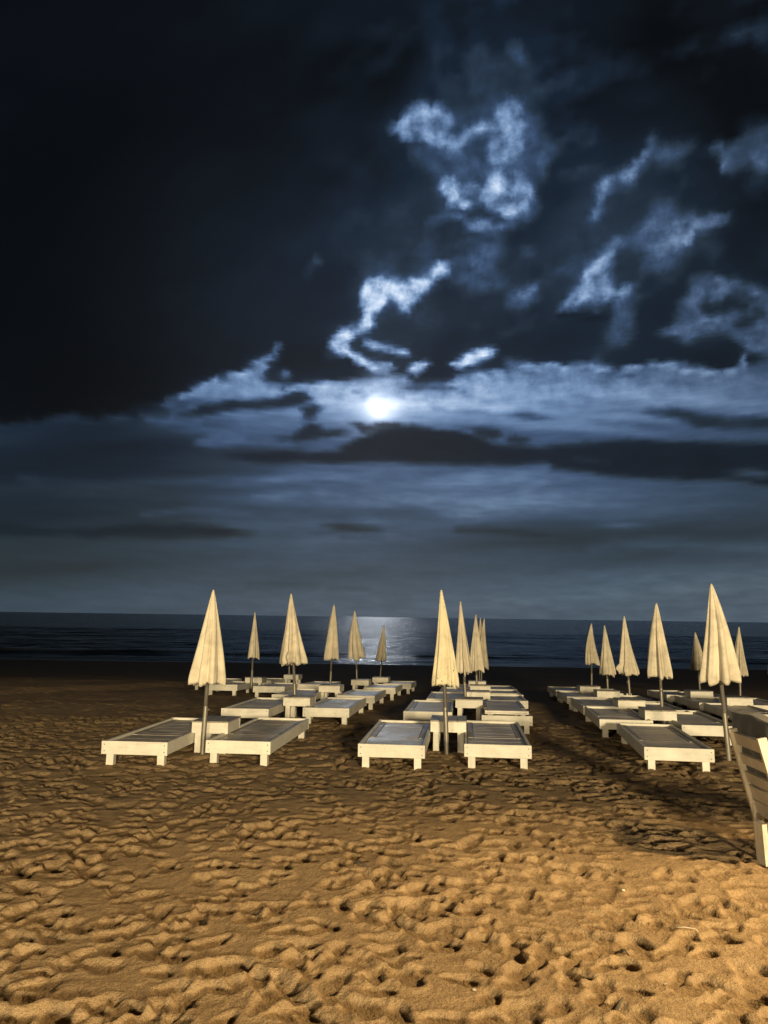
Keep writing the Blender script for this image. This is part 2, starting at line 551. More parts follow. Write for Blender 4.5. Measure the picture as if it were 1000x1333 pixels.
    ell(440, 505, 60, 8, -4, 128, .8, .7)
    ell(600, 512, 60, 8, 0, 128, .9, .6)
    ell(700, 512, 90, 8, -3, 112, .9, .45)
    ell(560, 530, 60, 6, 4, 150, .9, .6)
    ell(420, 530, 50, 7, -4, 124, .9, .6)
    ell(700, 548, 110, 8, 5, 108, .9, .4)
    # --- moonlit channel through the deck
    poly([(112, 604), (120, 568), (150, 548), (200, 556), (262, 562), (330, 566), (360, 585), (345, 598), (290, 600), (230, 640), (160, 640)], 52, 22, 8, .9, .35, **A)
    poly([(116, 642), (128, 610), (160, 604), (190, 624), (215, 610), (245, 600), (262, 582), (285, 566), (307, 574), (300, 592), (276, 600), (256, 612), (236, 642), (218, 670), (205, 662), (195, 646),
          (180, 652), (170, 668), (150, 692), (140, 717), (124, 732), (106, 724), (124, 696), (130, 666)], 150, 8, 4, .98, .2, **A)
    ell(502, 379, 22, 12, -15, 174, .7, .8)
    poly([(32, 772), (44, 740), (70, 720), (98, 714), (102, 732), (86, 746), (92, 766), (120, 780), (150, 794), (188, 798), (172, 810), (130, 808), (104, 792), (84, 776), (60, 784), (44, 788)], 146, 8, 4, .97, .2, **A)
    line([(128, 752), (150, 757), (180, 761), (214, 769)], [3, 4, 4, 3], 128, .8, .9, **A)
    poly([(218, 802), (234, 788), (262, 780), (274, 786), (256, 801), (232, 810)], 148, 6, 3, .95, .2, **A)
    poly([(325, 790), (345, 770), (375, 761), (410, 758), (406, 776), (376, 789), (345, 797)], 164, 6, 3, .97, .15, **A)
    ell(374, 487, 7, 5, 0, 112, .8, .9)
    # --- dark cloudlets round the moon
    poly([(344, 482), (365, 460), (390, 450), (420, 450), (455, 470), (465, 492), (430, 494), (400, 498), (372, 508), (353, 503)], 30, 8, 5, .9, .15)
    ell(374, 487, 7, 5, 0, 104, .8, .9)
    poly([(212, 680), (250, 671), (285, 680), (302, 696), (270, 699), (235, 691)], 56, 6, 3, .9, .15, **a)
    poly([(400, 668), (450, 647), (500, 654), (560, 654), (620, 664), (680, 692), (640, 692), (590, 674), (540, 677), (480, 670), (440, 676)], 52, 6, 3, .95, .15, **a)
    line([(320, 682), (360, 690), (420, 688)], [3, 4, 3], 78, .8, .8, **a)
    line([(545, 728), (600, 744), (680, 761), (770, 770)], [2, 2.5, 3, 2.5], 76, .7, .9, **a)
    poly([(770, 768), (805, 776), (840, 761), (900, 758), (950, 771), (995, 786), (940, 794), (870, 787), (820, 782)], 48, 6, 3, .95, .12, **a)
    poly([(26, 742), (60, 724), (100, 738), (124, 742), (90, 761), (50, 771)], 38, 6, 3, .95, .12, **a)
    poly([(-60, 850), (0, 845), (30, 815), (70, 796), (110, 812), (150, 825), (245, 828), (200, 841), (120, 851), (50, 866), (-40, 870)], 36, 7, 3, .97, .12, **a)
    poly([(215, 786), (260, 784), (310, 800), (340, 789), (400, 780), (436, 794), (446, 812), (480, 786), (505, 806), (480, 818), (420, 822), (330, 826), (280, 834), (245, 810)], 38, 6, 3, .97, .12, **a)
    poly([(560, 337), (620, 305), (700, 285), (780, 285), (850, 280), (910, 262), (950, 269), (968, 286), (930, 301), (880, 321), (800, 327), (700, 327), (620, 334)], 34, 7, 3, .97, .12, **c)
    poly([(925, 312), (965, 299), (994, 315), (970, 332), (938, 337)], 38, 6, 3, .95, .12, **c)
    poly([(390, 334), (430, 305), (480, 299), (524, 332), (470, 342), (420, 352)], 30, 8, 4, .9, .12, **c)
    ell(233, 526, 6, 4, 0, 42, .7, .9)
    ell(248, 521, 9, 5, 0, 56, .7, .8)
    poly([(680, 215), (700, 205), (735, 225), (725, 240), (690, 232)], 48, 6, 3, .9, .1, **c)
    line([(610, 420), (680, 400), (760, 402)], [3, 7, 5], 76, .9, .6, **c)
    line([(640, 425), (760, 420), (900, 420)], [3, 5, 4], 78, .9, .6, **c)
    line([(440, 347), (520, 352), (620, 352)], [3, 5, 3], 74, .9, .7, **c)
    # --- the long bank below the moon
    poly([(255, 592), (330, 587), (380, 586), (407, 589), (434, 584), (458, 576), (479, 566), (502, 560), (526, 560), (557, 557), (584, 560), (604, 566), (625, 572), (638, 579), (672, 581), (706, 583), (740, 578), (800, 574),
          (850, 573), (900, 576), (1000, 577), (1300, 580), (1300, 628), (980, 629), (950, 623), (880, 621), (800, 618), (740, 612), (690, 606), (640, 605), (560, 606), (500, 604), (430, 601), (350, 599), (300, 597)], 32, 8, 4, .98, .10)
    poly([(665, 822), (720, 811), (782, 820), (798, 846), (760, 862), (700, 847)], 38, 6, 3, .95, .1, **a)
    poly([(802, 856), (850, 841), (902, 860), (924, 873), (870, 882), (830, 877)], 40, 6, 3, .95, .1, **a)
    line([(745, 598), (770, 600), (790, 601)], [1.5, 2, 1.5], 56, .9, .7)
    poly([(540, 722), (620, 714), (720, 729), (800, 747), (900, 754), (1100, 750), (1100, 806), (900, 801), (800, 796), (740, 790), (690, 770), (600, 740)], 40, 12, 4, .95, .1, **B)
    ell(983, 616, 26, 5, 0, 64, .8, .8)
    # --- low streaks
    poly([(-200, 684), (0, 683), (60, 688), (120, 690), (200, 681), (260, 684), (330, 696), (250, 702), (130, 700), (60, 700), (-200, 700)], 36, 8, 3, .9, .1)
    poly([(413, 682), (452, 682), (500, 689), (470, 694), (430, 690)], 42, 5, 2, .9, .1)
    line([(440, 699), (500, 699)], [2.5, 2.5], 56, .8, .8)
    poly([(588, 686), (640, 688), (700, 693), (765, 702), (700, 700), (620, 694), (590, 691)], 42, 5, 2, .95, .1)
    ell(560, 689, 26, 2.2, 3, 58, .8, .8)
    ell(798, 704, 13, 2.6, 2, 50, .7, .9)
    line([(318, 762), (400, 763), (480, 766)], [2, 2.6, 2], 53, .8, .8)
    line([(770, 716), (850, 706), (1000, 712)], [4, 8, 8], 72, .9, .3)
    ell(810, 684, 30, 2.5, 0, 78, .8, .7)
    poly([(480, 660), (540, 658), (590, 672), (540, 680), (490, 674)], 54, 10, 4, .7, .1)
    line([(560, 632), (640, 620), (710, 608)], [6, 9, 6], 88, .9, .6)
    line([(600, 668), (660, 652), (712, 628)], [4, 6, 5], 84, .9, .55)
    line([(330, 648), (420, 640), (500, 650)], [4, 6, 4], 80, .9, .5)
    line([(310, 626), (400, 618), (480, 624)], [3, 5, 4], 78, .9, .5)
    line([(180, 668), (260, 664), (330, 668)], [3, 5, 4], 62, .9, .5)
    line([(20, 622), (90, 634), (170, 640)], [4, 10, 6], 52, .9, .4)
    # thin cloud glows a little round the openings
    n = 9
    k = np.exp(-.5 * (np.arange(-n, n + 1) * CS / 13.) ** 2)
    k /= k.sum()
    G = np.maximum(C - 40, 0)
    for ax in (0, 1):
        G = np.apply_along_axis(lambda r: np.convolve(np.pad(r, n, mode='edge'), k, 'valid'), ax, G)
    C = C + .30 * G * np.clip(1 - C / 150., 0, 1)
    C = C * (1 + .17 * sm((C - 36) / 40.))
    return xs, ys, np.clip(C, 2, 235) / 255.0


# brightness -> colour (sRGB 0-255), the palette of a moonlit cloudy night
PAL = [(0, (1, 2, 4)), (10, (5, 8, 13)), (18, (11, 16, 22)), (28, (18, 26, 36)), (38, (23, 35, 50)), (50, (36, 50, 66)), (64, (47, 66, 91)),
       (80, (61, 83, 115)), (100, (80, 105, 140)), (125, (104, 132, 170)), (150, (130, 158, 196)), (180, (166, 190, 222)), (210, (200, 219, 245)), (240, (236, 246, 255)), (255, (255, 255, 255))]


def s2l(c):
    c = c / 255.0
    return c / 12.92 if c <= .04045 else ((c + .055) / 1.055) ** 2.4
# ------------------------------------------------------------------ world: moonlit night sky
MOON = ray(493, 533)
MOON_EL = math.asin(MOON.z)
MOON_AZ = math.atan2(MOON.x, MOON.y)
AZ0, EL_LO, EL_HI = R(31.5), R(-.6), R(43)
NSEG, NGRP = 6, 44
EL_MID, ROWS_LOW = R(21), 74      # knots lie closer together low in the sky


def build_world():
    w = bpy.data.worlds.new('World')
    SC.world = w
    w.use_nodes = True
    nt = w.node_tree
    nt.nodes.clear()
    L = nt.links.new
    out = N(nt, 'ShaderNodeOutputWorld')
    bg = N(nt, 'ShaderNodeBackground')
    L(bg.outputs[0], out.inputs[0])
    tc = N(nt, 'ShaderNodeTexCoord')
    D = tc.outputs['Generated']
    sep = N(nt, 'ShaderNodeSeparateXYZ')
    L(D, sep.inputs[0])
    az = math_n(nt, 'ARCTAN2', sep.outputs[0], sep.outputs[1])
    el = math_n(nt, 'ARCSINE', sep.outputs[2])
    # wispy edges: fine domain warp, flatter near the horizon
    cmb = N(nt, 'ShaderNodeCombineXYZ')
    flat = N(nt, 'ShaderNodeMapRange')
    L(el, flat.inputs[0])
    for i, v in enumerate((R(13), R(21), 3.4, 1.15)):
        flat.inputs[1 + i].default_value = v
    L(az, cmb.inputs[0])
    L(math_n(nt, 'MULTIPLY', el, flat.outputs[0]), cmb.inputs[1])
    n1 = noise(nt, cmb.outputs[0], 64, 8, .66, .15)
    n2 = noise(nt, cmb.outputs[0], 15, 4, .55, .2)
    for n in (n1, n2):
        n.noise_dimensions = '2D'
    s1 = N(nt, 'ShaderNodeSeparateColor'); L(n1.outputs['Color'], s1.inputs[0])
    s2 = N(nt, 'ShaderNodeSeparateColor'); L(n2.outputs['Color'], s2.inputs[0])
    c0 = lambda o, k: math_n(nt, 'MULTIPLY', math_n(nt, 'SUBTRACT', o, .5), k)
    azw = math_n(nt, 'ADD', az, math_n(nt, 'ADD', c0(s1.outputs[0], .011), c0(s2.outputs[0], .003)))
    elw0 = math_n(nt, 'ADD', c0(s1.outputs[1], .011), c0(s2.outputs[1], .002))
    elw = math_n(nt, 'ADD', el, math_n(nt, 'DIVIDE', elw0, flat.outputs[0]))
    u = math_n(nt, 'MULTIPLY_ADD', azw, NSEG / (2 * AZ0), NSEG / 2)
    u = math_n(nt, 'MINIMUM', math_n(nt, 'MAXIMUM', u, 0.0001), NSEG - .0001)
    NR = NGRP * 3
    v_lo = math_n(nt, 'MULTIPLY_ADD', elw, ROWS_LOW / (EL_MID - EL_LO), -EL_LO * ROWS_LOW / (EL_MID - EL_LO))
    k_hi = (NR - 1 - ROWS_LOW) / (EL_HI - EL_MID)
    v_hi = math_n(nt, 'MULTIPLY_ADD', elw, k_hi, ROWS_LOW - EL_MID * k_hi)
    v = math_n(nt, 'MINIMUM', v_lo, v_hi)
    v = math_n(nt, 'MINIMUM', math_n(nt, 'MAXIMUM', v, 0.0), float(NR - 1))
    # knots
    xs, ys, C = sky_chart()
    NC = 31 * NSEG + 1
    A = np.linspace(-AZ0, AZ0, NC)
    E = np.concatenate([np.linspace(EL_LO, EL_MID, ROWS_LOW + 1), np.linspace(EL_MID, EL_HI, NR - ROWS_LOW)[1:]])
    G = np.zeros((NR, NC))
    inv = CM3.transposed()
    for i, e in enumerate(E):
        for j, a in enumerate(A):
            p = inv @ Vector((math.sin(a) * math.cos(e), math.cos(a) * math.cos(e), math.sin(e)))
            px, py = 500 + FPX * p.x / -p.z, 666.5 - FPX * p.y / -p.z
            fx = min(max((px - xs[0]) / CS, 0), len(xs) - 1.001)
            fy = min(max((py - ys[0]) / CS, 0), len(ys) - 1.001)
            x0, y0 = int(fx), int(fy)
            fx -= x0; fy -= y0
            G[i, j] = (C[y0, x0] * (1 - fx) + C[y0, x0 + 1] * fx) * (1 - fy) + (C[y0 + 1, x0] * (1 - fx) + C[y0 + 1, x0 + 1] * fx) * fy
    # each small node group holds one colour ramp: three rows of knots over one fifth of the azimuth range
    useg, inside = [], []
    for s in range(NSEG):
        us = math_n(nt, 'SUBTRACT', u, float(s))
        useg.append(us)
        inside.append(math_n(nt, 'MULTIPLY', math_n(nt, 'GREATER_THAN', us, 0.0), math_n(nt, 'LESS_THAN', us, 1.0)))
    # (every step also waits for the running total, which keeps few values alive at a time)
    total = None
    for g in range(NGRP):
        cv = N(nt, 'ShaderNodeCombineXYZ')
        vg = v if total is None else math_n(nt, 'MULTIPLY_ADD', total, 1e-9, v)
        for k in range(3):
            L(vg, cv.inputs[k])
        sv = N(nt, 'ShaderNodeVectorMath', operation='SUBTRACT')
        L(cv.outputs[0], sv.inputs[0])
        sv.inputs[1].default_value = (3 * g, 3 * g + 1, 3 * g + 2)
        ab = N(nt, 'ShaderNodeVectorMath', operation='ABSOLUTE'); L(sv.outputs[0], ab.inputs[0])
        om = N(nt, 'ShaderNodeVectorMath', operation='SUBTRACT'); om.inputs[0].default_value = (1, 1, 1); L(ab.outputs[0], om.inputs[1])
        mx = N(nt, 'ShaderNodeVectorMath', operation='MAXIMUM'); L(om.outputs[0], mx.inputs[0]); mx.inputs[1].default_value = (0, 0, 0)
        for s in range(NSEG):
            gt = bpy.data.node_groups.new('cloud_row', 'ShaderNodeTree')
            gt.interface.new_socket('Fac', in_out='INPUT', socket_type='NodeSocketFloat')
            gt.interface.new_socket('Color', in_out='OUTPUT', socket_type='NodeSocketColor')
            gi, go = gt.nodes.new('NodeGroupInput'), gt.nodes.new('NodeGroupOutput')
            rp = ramp(gt, None, [(k / 31., tuple(G[3 * g:3 * g + 3, 31 * s + k])) for k in range(32)])
            gt.links.new(gi.outputs[0], rp.inputs[0])
            gt.links.new(rp.outputs[0], go.inputs[0])
            gn = N(nt, 'ShaderNodeGroup', node_tree=gt)
            L(useg[s] if total is None else math_n(nt, 'MULTIPLY_ADD', total, 1e-9, useg[s]), gn.inputs[0])
            dt = N(nt, 'ShaderNodeVectorMath', operation='DOT_PRODUCT')
            L(gn.outputs[0], dt.inputs[0]); L(mx.outputs[0], dt.inputs[1])
            total = math_n(nt, 'MULTIPLY', dt.outputs['Value'], inside[s]) if total is None else math_n(nt, 'MULTIPLY_ADD', dt.outputs['Value'], inside[s], total)
    # fine mottling inside the clouds, stronger where they are lit
    def mottle(sy, scale, rough):
        cc = N(nt, 'ShaderNodeCombineXYZ')
        L(az, cc.inputs[0]); L(math_n(nt, 'MULTIPLY', el, sy), cc.inputs[1])
        nn = noise(nt, cc.outputs[0], scale, 6, rough)
        nn.noise_dimensions = '2D'
        return c0(nn.outputs['Fac'], 2.0)
    hi = N(nt, 'ShaderNodeMapRange'); L(el, hi.inputs[0])
    for i, x in enumerate((R(14.5), R(19), 0, 1.0)):
        hi.inputs[1 + i].default_value = x
    fl = N(nt, 'ShaderNodeMix', data_type='FLOAT')
    L(hi.outputs[0], fl.inputs['Factor'])
    L(math_n(nt, 'MULTIPLY', mottle(4.5, 26, .52), .16), fl.inputs[2])
    L(math_n(nt, 'MULTIPLY', mottle(1.25, 44, .56), .62), fl.inputs[3])
    tex = fl.outputs[0]
    total = math_n(nt, 'MULTIPLY', total, math_n(nt, 'MULTIPLY_ADD', total, .08, .98))
    lit = N(nt, 'ShaderNodeMapRange'); L(total, lit.inputs[0]); lit.interpolation_type = 'SMOOTHSTEP'
    for i, x in enumerate((.12, .45, .03, 1.0)):
        lit.inputs[1 + i].default_value = x
    tex = math_n(nt, 'MULTIPLY', tex, lit.outputs[0])
    val = math_n(nt, 'MULTIPLY', total, math_n(nt, 'ADD', tex, 1.0))
    # crisper rims: a gentle contrast curve on the cloud brightness
    crv = N(nt, 'ShaderNodeFloatCurve')
    cm = crv.mapping.curves[0]
    pts = [(0, 0), (.17, .166), (.24, .238), (.31, .315), (.40, .422), (.55, .585), (.70, .75), (1, 1)]
    cm.points[0].location, cm.points[-1].location = pts[0], pts[-1]
    for q in pts[1:-1]:
        cm.points.new(*q)
    crv.mapping.update()
    L(val, crv.inputs['Value'])
    val = crv.outputs[0]
    # the moon behind thin cloud
    dp = N(nt, 'ShaderNodeVectorMath', operation='DOT_PRODUCT')
    L(D, dp.inputs[0]); dp.inputs[1].default_value = MOON
    ang = math_n(nt, 'ARCCOSINE', math_n(nt, 'MINIMUM', dp.outputs['Value'], 1.0))

    def g(width, amp):
        q = math_n(nt, 'POWER', math_n(nt, 'DIVIDE', ang, R(width)), 2.0)
        return math_n(nt, 'MULTIPLY', math_n(nt, 'EXPONENT', math_n(nt, 'MULTIPLY', q, -1.0)), amp)
    val = math_n(nt, 'ADD', val, math_n(nt, 'MULTIPLY', g(1.9, .20), lit.outputs[0]))
    # away from the photographed quarter the overcast is plain dark
    back = N(nt, 'ShaderNodeMapRange'); L(math_n(nt, 'ABSOLUTE', az), back.inputs[0])
    for i, x in enumerate((R(31), R(60), 1.0, .45)):
        back.inputs[1 + i].default_value = x
    val = math_n(nt, 'MULTIPLY', val, back.outputs[0])
    pal = ramp(nt, val, [(p / 255., tuple(s2l(c) for c in col)) for p, col in PAL])
    # greyer, slightly green air low over the sea
    low = N(nt, 'ShaderNodeMapRange'); L(el, low.inputs[0]); low.interpolation_type = 'SMOOTHSTEP'
    for i, x in enumerate((R(.5), R(13.5), 1.0, 0.0)):
        low.inputs[1 + i].default_value = x
    col = mixc(nt, low.outputs[0], pal.outputs[0], (1.24, 1.06, .76), 'MULTIPLY')
    # far right clouds lose their blue
    rt = N(nt, 'ShaderNodeMapRange'); L(az, rt.inputs[0]); rt.interpolation_type = 'SMOOTHSTEP'
    for i, x in enumerate((R(12), R(26), 0.0, 1.0)):
        rt.inputs[1 + i].default_value = x
    col = mixc(nt, rt.outputs[0], col, (1.08, 1.0, .93), 'MULTIPLY')
    disc = math_n(nt, 'ADD', g(.37, 2.8), math_n(nt, 'MULTIPLY', math_n(nt, 'ADD', g(1.0, .45), g(2.4, .13)), lit.outputs[0]))
    cd = N(nt, 'ShaderNodeCombineXYZ')
    for i, k in enumerate((.92, 1.0, 1.10)):
        L(math_n(nt, 'MULTIPLY', disc, k), cd.inputs[i])
    col = mixc(nt, 1.0, col, cd.outputs[0], 'ADD')
    # moonlit air behind the clouds
    sky = N(nt, 'ShaderNodeTexSky', sky_type='NISHITA')
    sky.sun_disc = False
    sky.sun_elevation = MOON_EL
    sky.sun_rotation = MOON_AZ
    sc = N(nt, 'ShaderNodeVectorMath', operation='SCALE'); L(sky.outputs[0], sc.inputs[0]); sc.inputs['Scale'].default_value = .0004
    col = mixc(nt, 1.0, col, sc.outputs[0], 'ADD')
    L(col, bg.inputs['Color'])
    bg.inputs['Strength'].default_value = 1.0
    w.cycles.sampling_method = 'MANUAL'
    w.cycles.sample_map_resolution = 512


build_world()

# the moon as the one sun lamp
ld = bpy.data.lights.new('moon', 'SUN')
ld.energy = .07
ld.angle = R(.8)
ld.color = (.86, .93, 1.0)
lo = bpy.data.objects.new('moon', ld)
COL.objects.link(lo)
lo.rotation_euler = (-MOON).to_track_quat('-Z', 'Y').to_euler()


def flood(name, loc, target, power, size, spot, blend, col):
    d = bpy.data.lights.new(name, 'SPOT')
    d.energy = power
    d.shadow_soft_size = size
    d.spot_size = R(spot)
    d.spot_blend = blend
    d.color = col
    o = bpy.data.objects.new(name, d)
    COL.objects.link(o)
    o.location = loc
    o.rotation_euler = (Vector(target) - Vector(loc)).to_track_quat('-Z', 'Y').to_euler()
    return o


# the promenade floodlights behind the photographer whose warm light falls on the beach; the third is an added fill
WARM = (1.0, .80, .46)
flood('promenade_floodlight', (5.2, -20, 4.1), (0, 13, .8), 41000, 1.4, 80, .8, WARM)
flood('bar_floodlight', (5.3, 3.7, 3.9), (2.1, 3.1, 0), 2900, .20, 78, 1.0, (1.0, .70, .325))
flood('left_fill_lamp', (-9, -16, 3.0), (0, 8, .6), 8500, .8, 90, .8, WARM)  # added fill lamp from behind left, lifts the chair's back slats

SC.view_settings.view_transform = 'Standard'
SC.view_settings.look = 'None'
SC.view_settings.exposure = 0
SC.view_settings.gamma = 1
SC.view_settings.use_curve_mapping = False
SC.cycles.max_bounces = 5
SC.cycles.diffuse_bounces = 3
SC.cycles.sample_clamp_indirect = 3
SC.cycles.use_denoising = True
SC.cycles.denoiser = 'OPENIMAGEDENOISE'
SC.cycles.denoising_prefilter = 'ACCURATE'
SC.cycles.denoising_input_passes = 'RGB_ALBEDO_NORMAL'
SC.cycles.use_adaptive_sampling = True
SC.cycles.adaptive_threshold = .015
SC.cycles.adaptive_min_samples = 16
# ------------------------------------------------------------------ sand: trodden beach as one displaced sheet
def smooth01(t):
    t = np.clip(t, 0, 1)
    return t * t * (3 - 2 * t)


class Patch:
    def __init__(s, x0, x1, y0, y1, res):
        s.x0, s.y0, s.res = x0, y0, res
        s.nx, s.ny = int((x1 - x0) / res), int((y1 - y0) / res)
        gx = x0 + np.arange(s.nx) * res
        gy = y0 + np.arange(s.ny) * res
        s.X, s.Y = np.meshgrid(gx, gy)
        s.H = np.zeros((s.ny, s.nx))

    def foot(s, cx, cy, L_, W_, ang, depth, rim):
        """press one footprint: a flat-floored oval with a steep wall and a soft raised rim"""
        r = L_ * 1.25
        i0, i1 = max(int((cx - r - s.x0) / s.res), 0), min(int((cx + r - s.x0) / s.res) + 1, s.nx)
        j0, j1 = max(int((cy - r - s.y0) / s.res), 0), min(int((cy + r - s.y0) / s.res) + 1, s.ny)
        if i1 - i0 < 2 or j1 - j0 < 2:
            return
        h = s.H[j0:j1, i0:i1]
        dx, dy = s.X[j0:j1, i0:i1] - cx, s.Y[j0:j1, i0:i1] - cy
        c, sn = math.cos(ang), math.sin(ang)
        u, v = dx * c + dy * sn, -dx * sn + dy * c
        wv = W_ * (1 + .22 * u / L_)                       # wider at the ball of the foot
        d = np.sqrt((u / L_) ** 2 + (v / wv) ** 2)
        d = d + .10 * np.sin(3 * np.arctan2(v, u) + cx * 40)
        m = smooth01((1.0 - d) / .36)
        ring = np.exp(-((d - 1.16) / .20) ** 2)
        base = h.mean()
        floor = base * .4 - depth * (1 - .25 * u / L_)
        push = np.clip(.6 + .5 * (-u / L_), .2, 1.2)
        s.H[j0:j1, i0:i1] = h * (1 - m * .88) + floor * m * .88 + rim * ring * push

    def mound(s, cx, cy, r, h):
        i0, i1 = max(int((cx - 3 * r - s.x0) / s.res), 0), min(int((cx + 3 * r - s.x0) / s.res) + 1, s.nx)
        j0, j1 = max(int((cy - 3 * r - s.y0) / s.res), 0), min(int((cy + 3 * r - s.y0) / s.res) + 1, s.ny)
        if i1 - i0 < 2 or j1 - j0 < 2:
            return
        dx, dy = s.X[j0:j1, i0:i1] - cx, s.Y[j0:j1, i0:i1] - cy
        a = np.arctan2(dy, dx)
        d = np.hypot(dx, dy) / (r * (1 + .25 * np.sin(2 * a + cx * 9) + .15 * np.sin(5 * a + cy * 7)))
        w = np.exp(-d ** 4)
        s.H[j0:j1, i0:i1] = s.H[j0:j1, i0:i1] * (1 - .8 * w) + h * np.exp(-d ** 2)

    def sample(s, x, y):
        fx = np.clip((x - s.x0) / s.res, 0, s.nx - 1.001)
        fy = np.clip((y - s.y0) / s.res, 0, s.ny - 1.001)
        i, j = fx.astype(int), fy.astype(int)
        fx -= i; fy -= j
        H = s.H
        return (H[j, i] * (1 - fx) + H[j, i + 1] * fx) * (1 - fy) + (H[j + 1, i] * (1 - fx) + H[j + 1, i + 1] * fx) * fy


def trodden(P, density, seed, amp=1.0):
    rg = np.random.default_rng(seed)
    P.H += fbm(P.X / .9, P.Y / .9, seed, 4) * .06 * amp + fbm(P.X / .16, P.Y / .12, seed + 5, 4) * .014 * amp
    n = int(density * P.nx * P.ny * P.res ** 2)
    for _ in range(n):
        cx = P.x0 + rg.random() * P.nx * P.res
        cy = P.y0 + rg.random() * P.ny * P.res
        ang = rg.normal(0.35, .8) if rg.random() < .5 else rg.random() * 6.28
        k = rg.uniform(.75, 1.2)
        P.foot(cx, cy, .090 * k, .048 * k * rg.uniform(.85, 1.35), ang, rg.uniform(.016, .036) * amp, rg.uniform(.005, .012) * amp)
    # dry sand slumps: no pit stays deep, no ridge stays sharp
    P.H = np.where(P.H < 0, -.055 * np.tanh(-P.H / .055), .045 * np.tanh(P.H / .045))
    sg = max(.0042 / P.res, .40)
    kk = np.arange(-3, 4)
    k = np.exp(-.5 * (kk / sg) ** 2)
    k /= k.sum()
    for ax in (0, 1):
        P.H = sum(w * np.roll(P.H, int(o), axis=ax) for o, w in zip(kk, k))
    P.H += fbm(P.X / .06, P.Y / .06, seed + 9, 3) * .007 * amp


near = Patch(-7.5, 8.5, 1.0, 12.6, .010)
trodden(near, 60, 5)
far = Patch(-22, 24, 12.0, 34, .04)
trodden(far, 16, 6, 1.0)


def sand_offset(x, y):
    a = near.sample(x, y)
    b = far.sample(x, y)
    t = smooth01((y - 11.6) / .9)
    w = smooth01((y - .9) / .6) * smooth01((33.5 - y) / 9.)
    ex = np.where(y < 12.1, smooth01((8.3 - np.abs(x - .5)) / .8), smooth01((22 - np.abs(x - 1)) / 2.))
    big = fbm(x / 3.1, y / 2.2, 71, 3) * .10 * smooth01((y - 11) / 6) * smooth01((44 - y) / 10)
    bank = .10 * smooth01((-x - 4.6 - .55 * (22 - y)) / .9) * smooth01((y - 12) / 3) * smooth01((26 - y) / 3)
    return (a * (1 - t) + b * t) * w * ex + big + bank


def heap(x, y, r=.085, h=.022):
    """sand heaped round a leg or pole"""
    near.mound(x, y, r, h)
    far.mound(x, y, r, h)


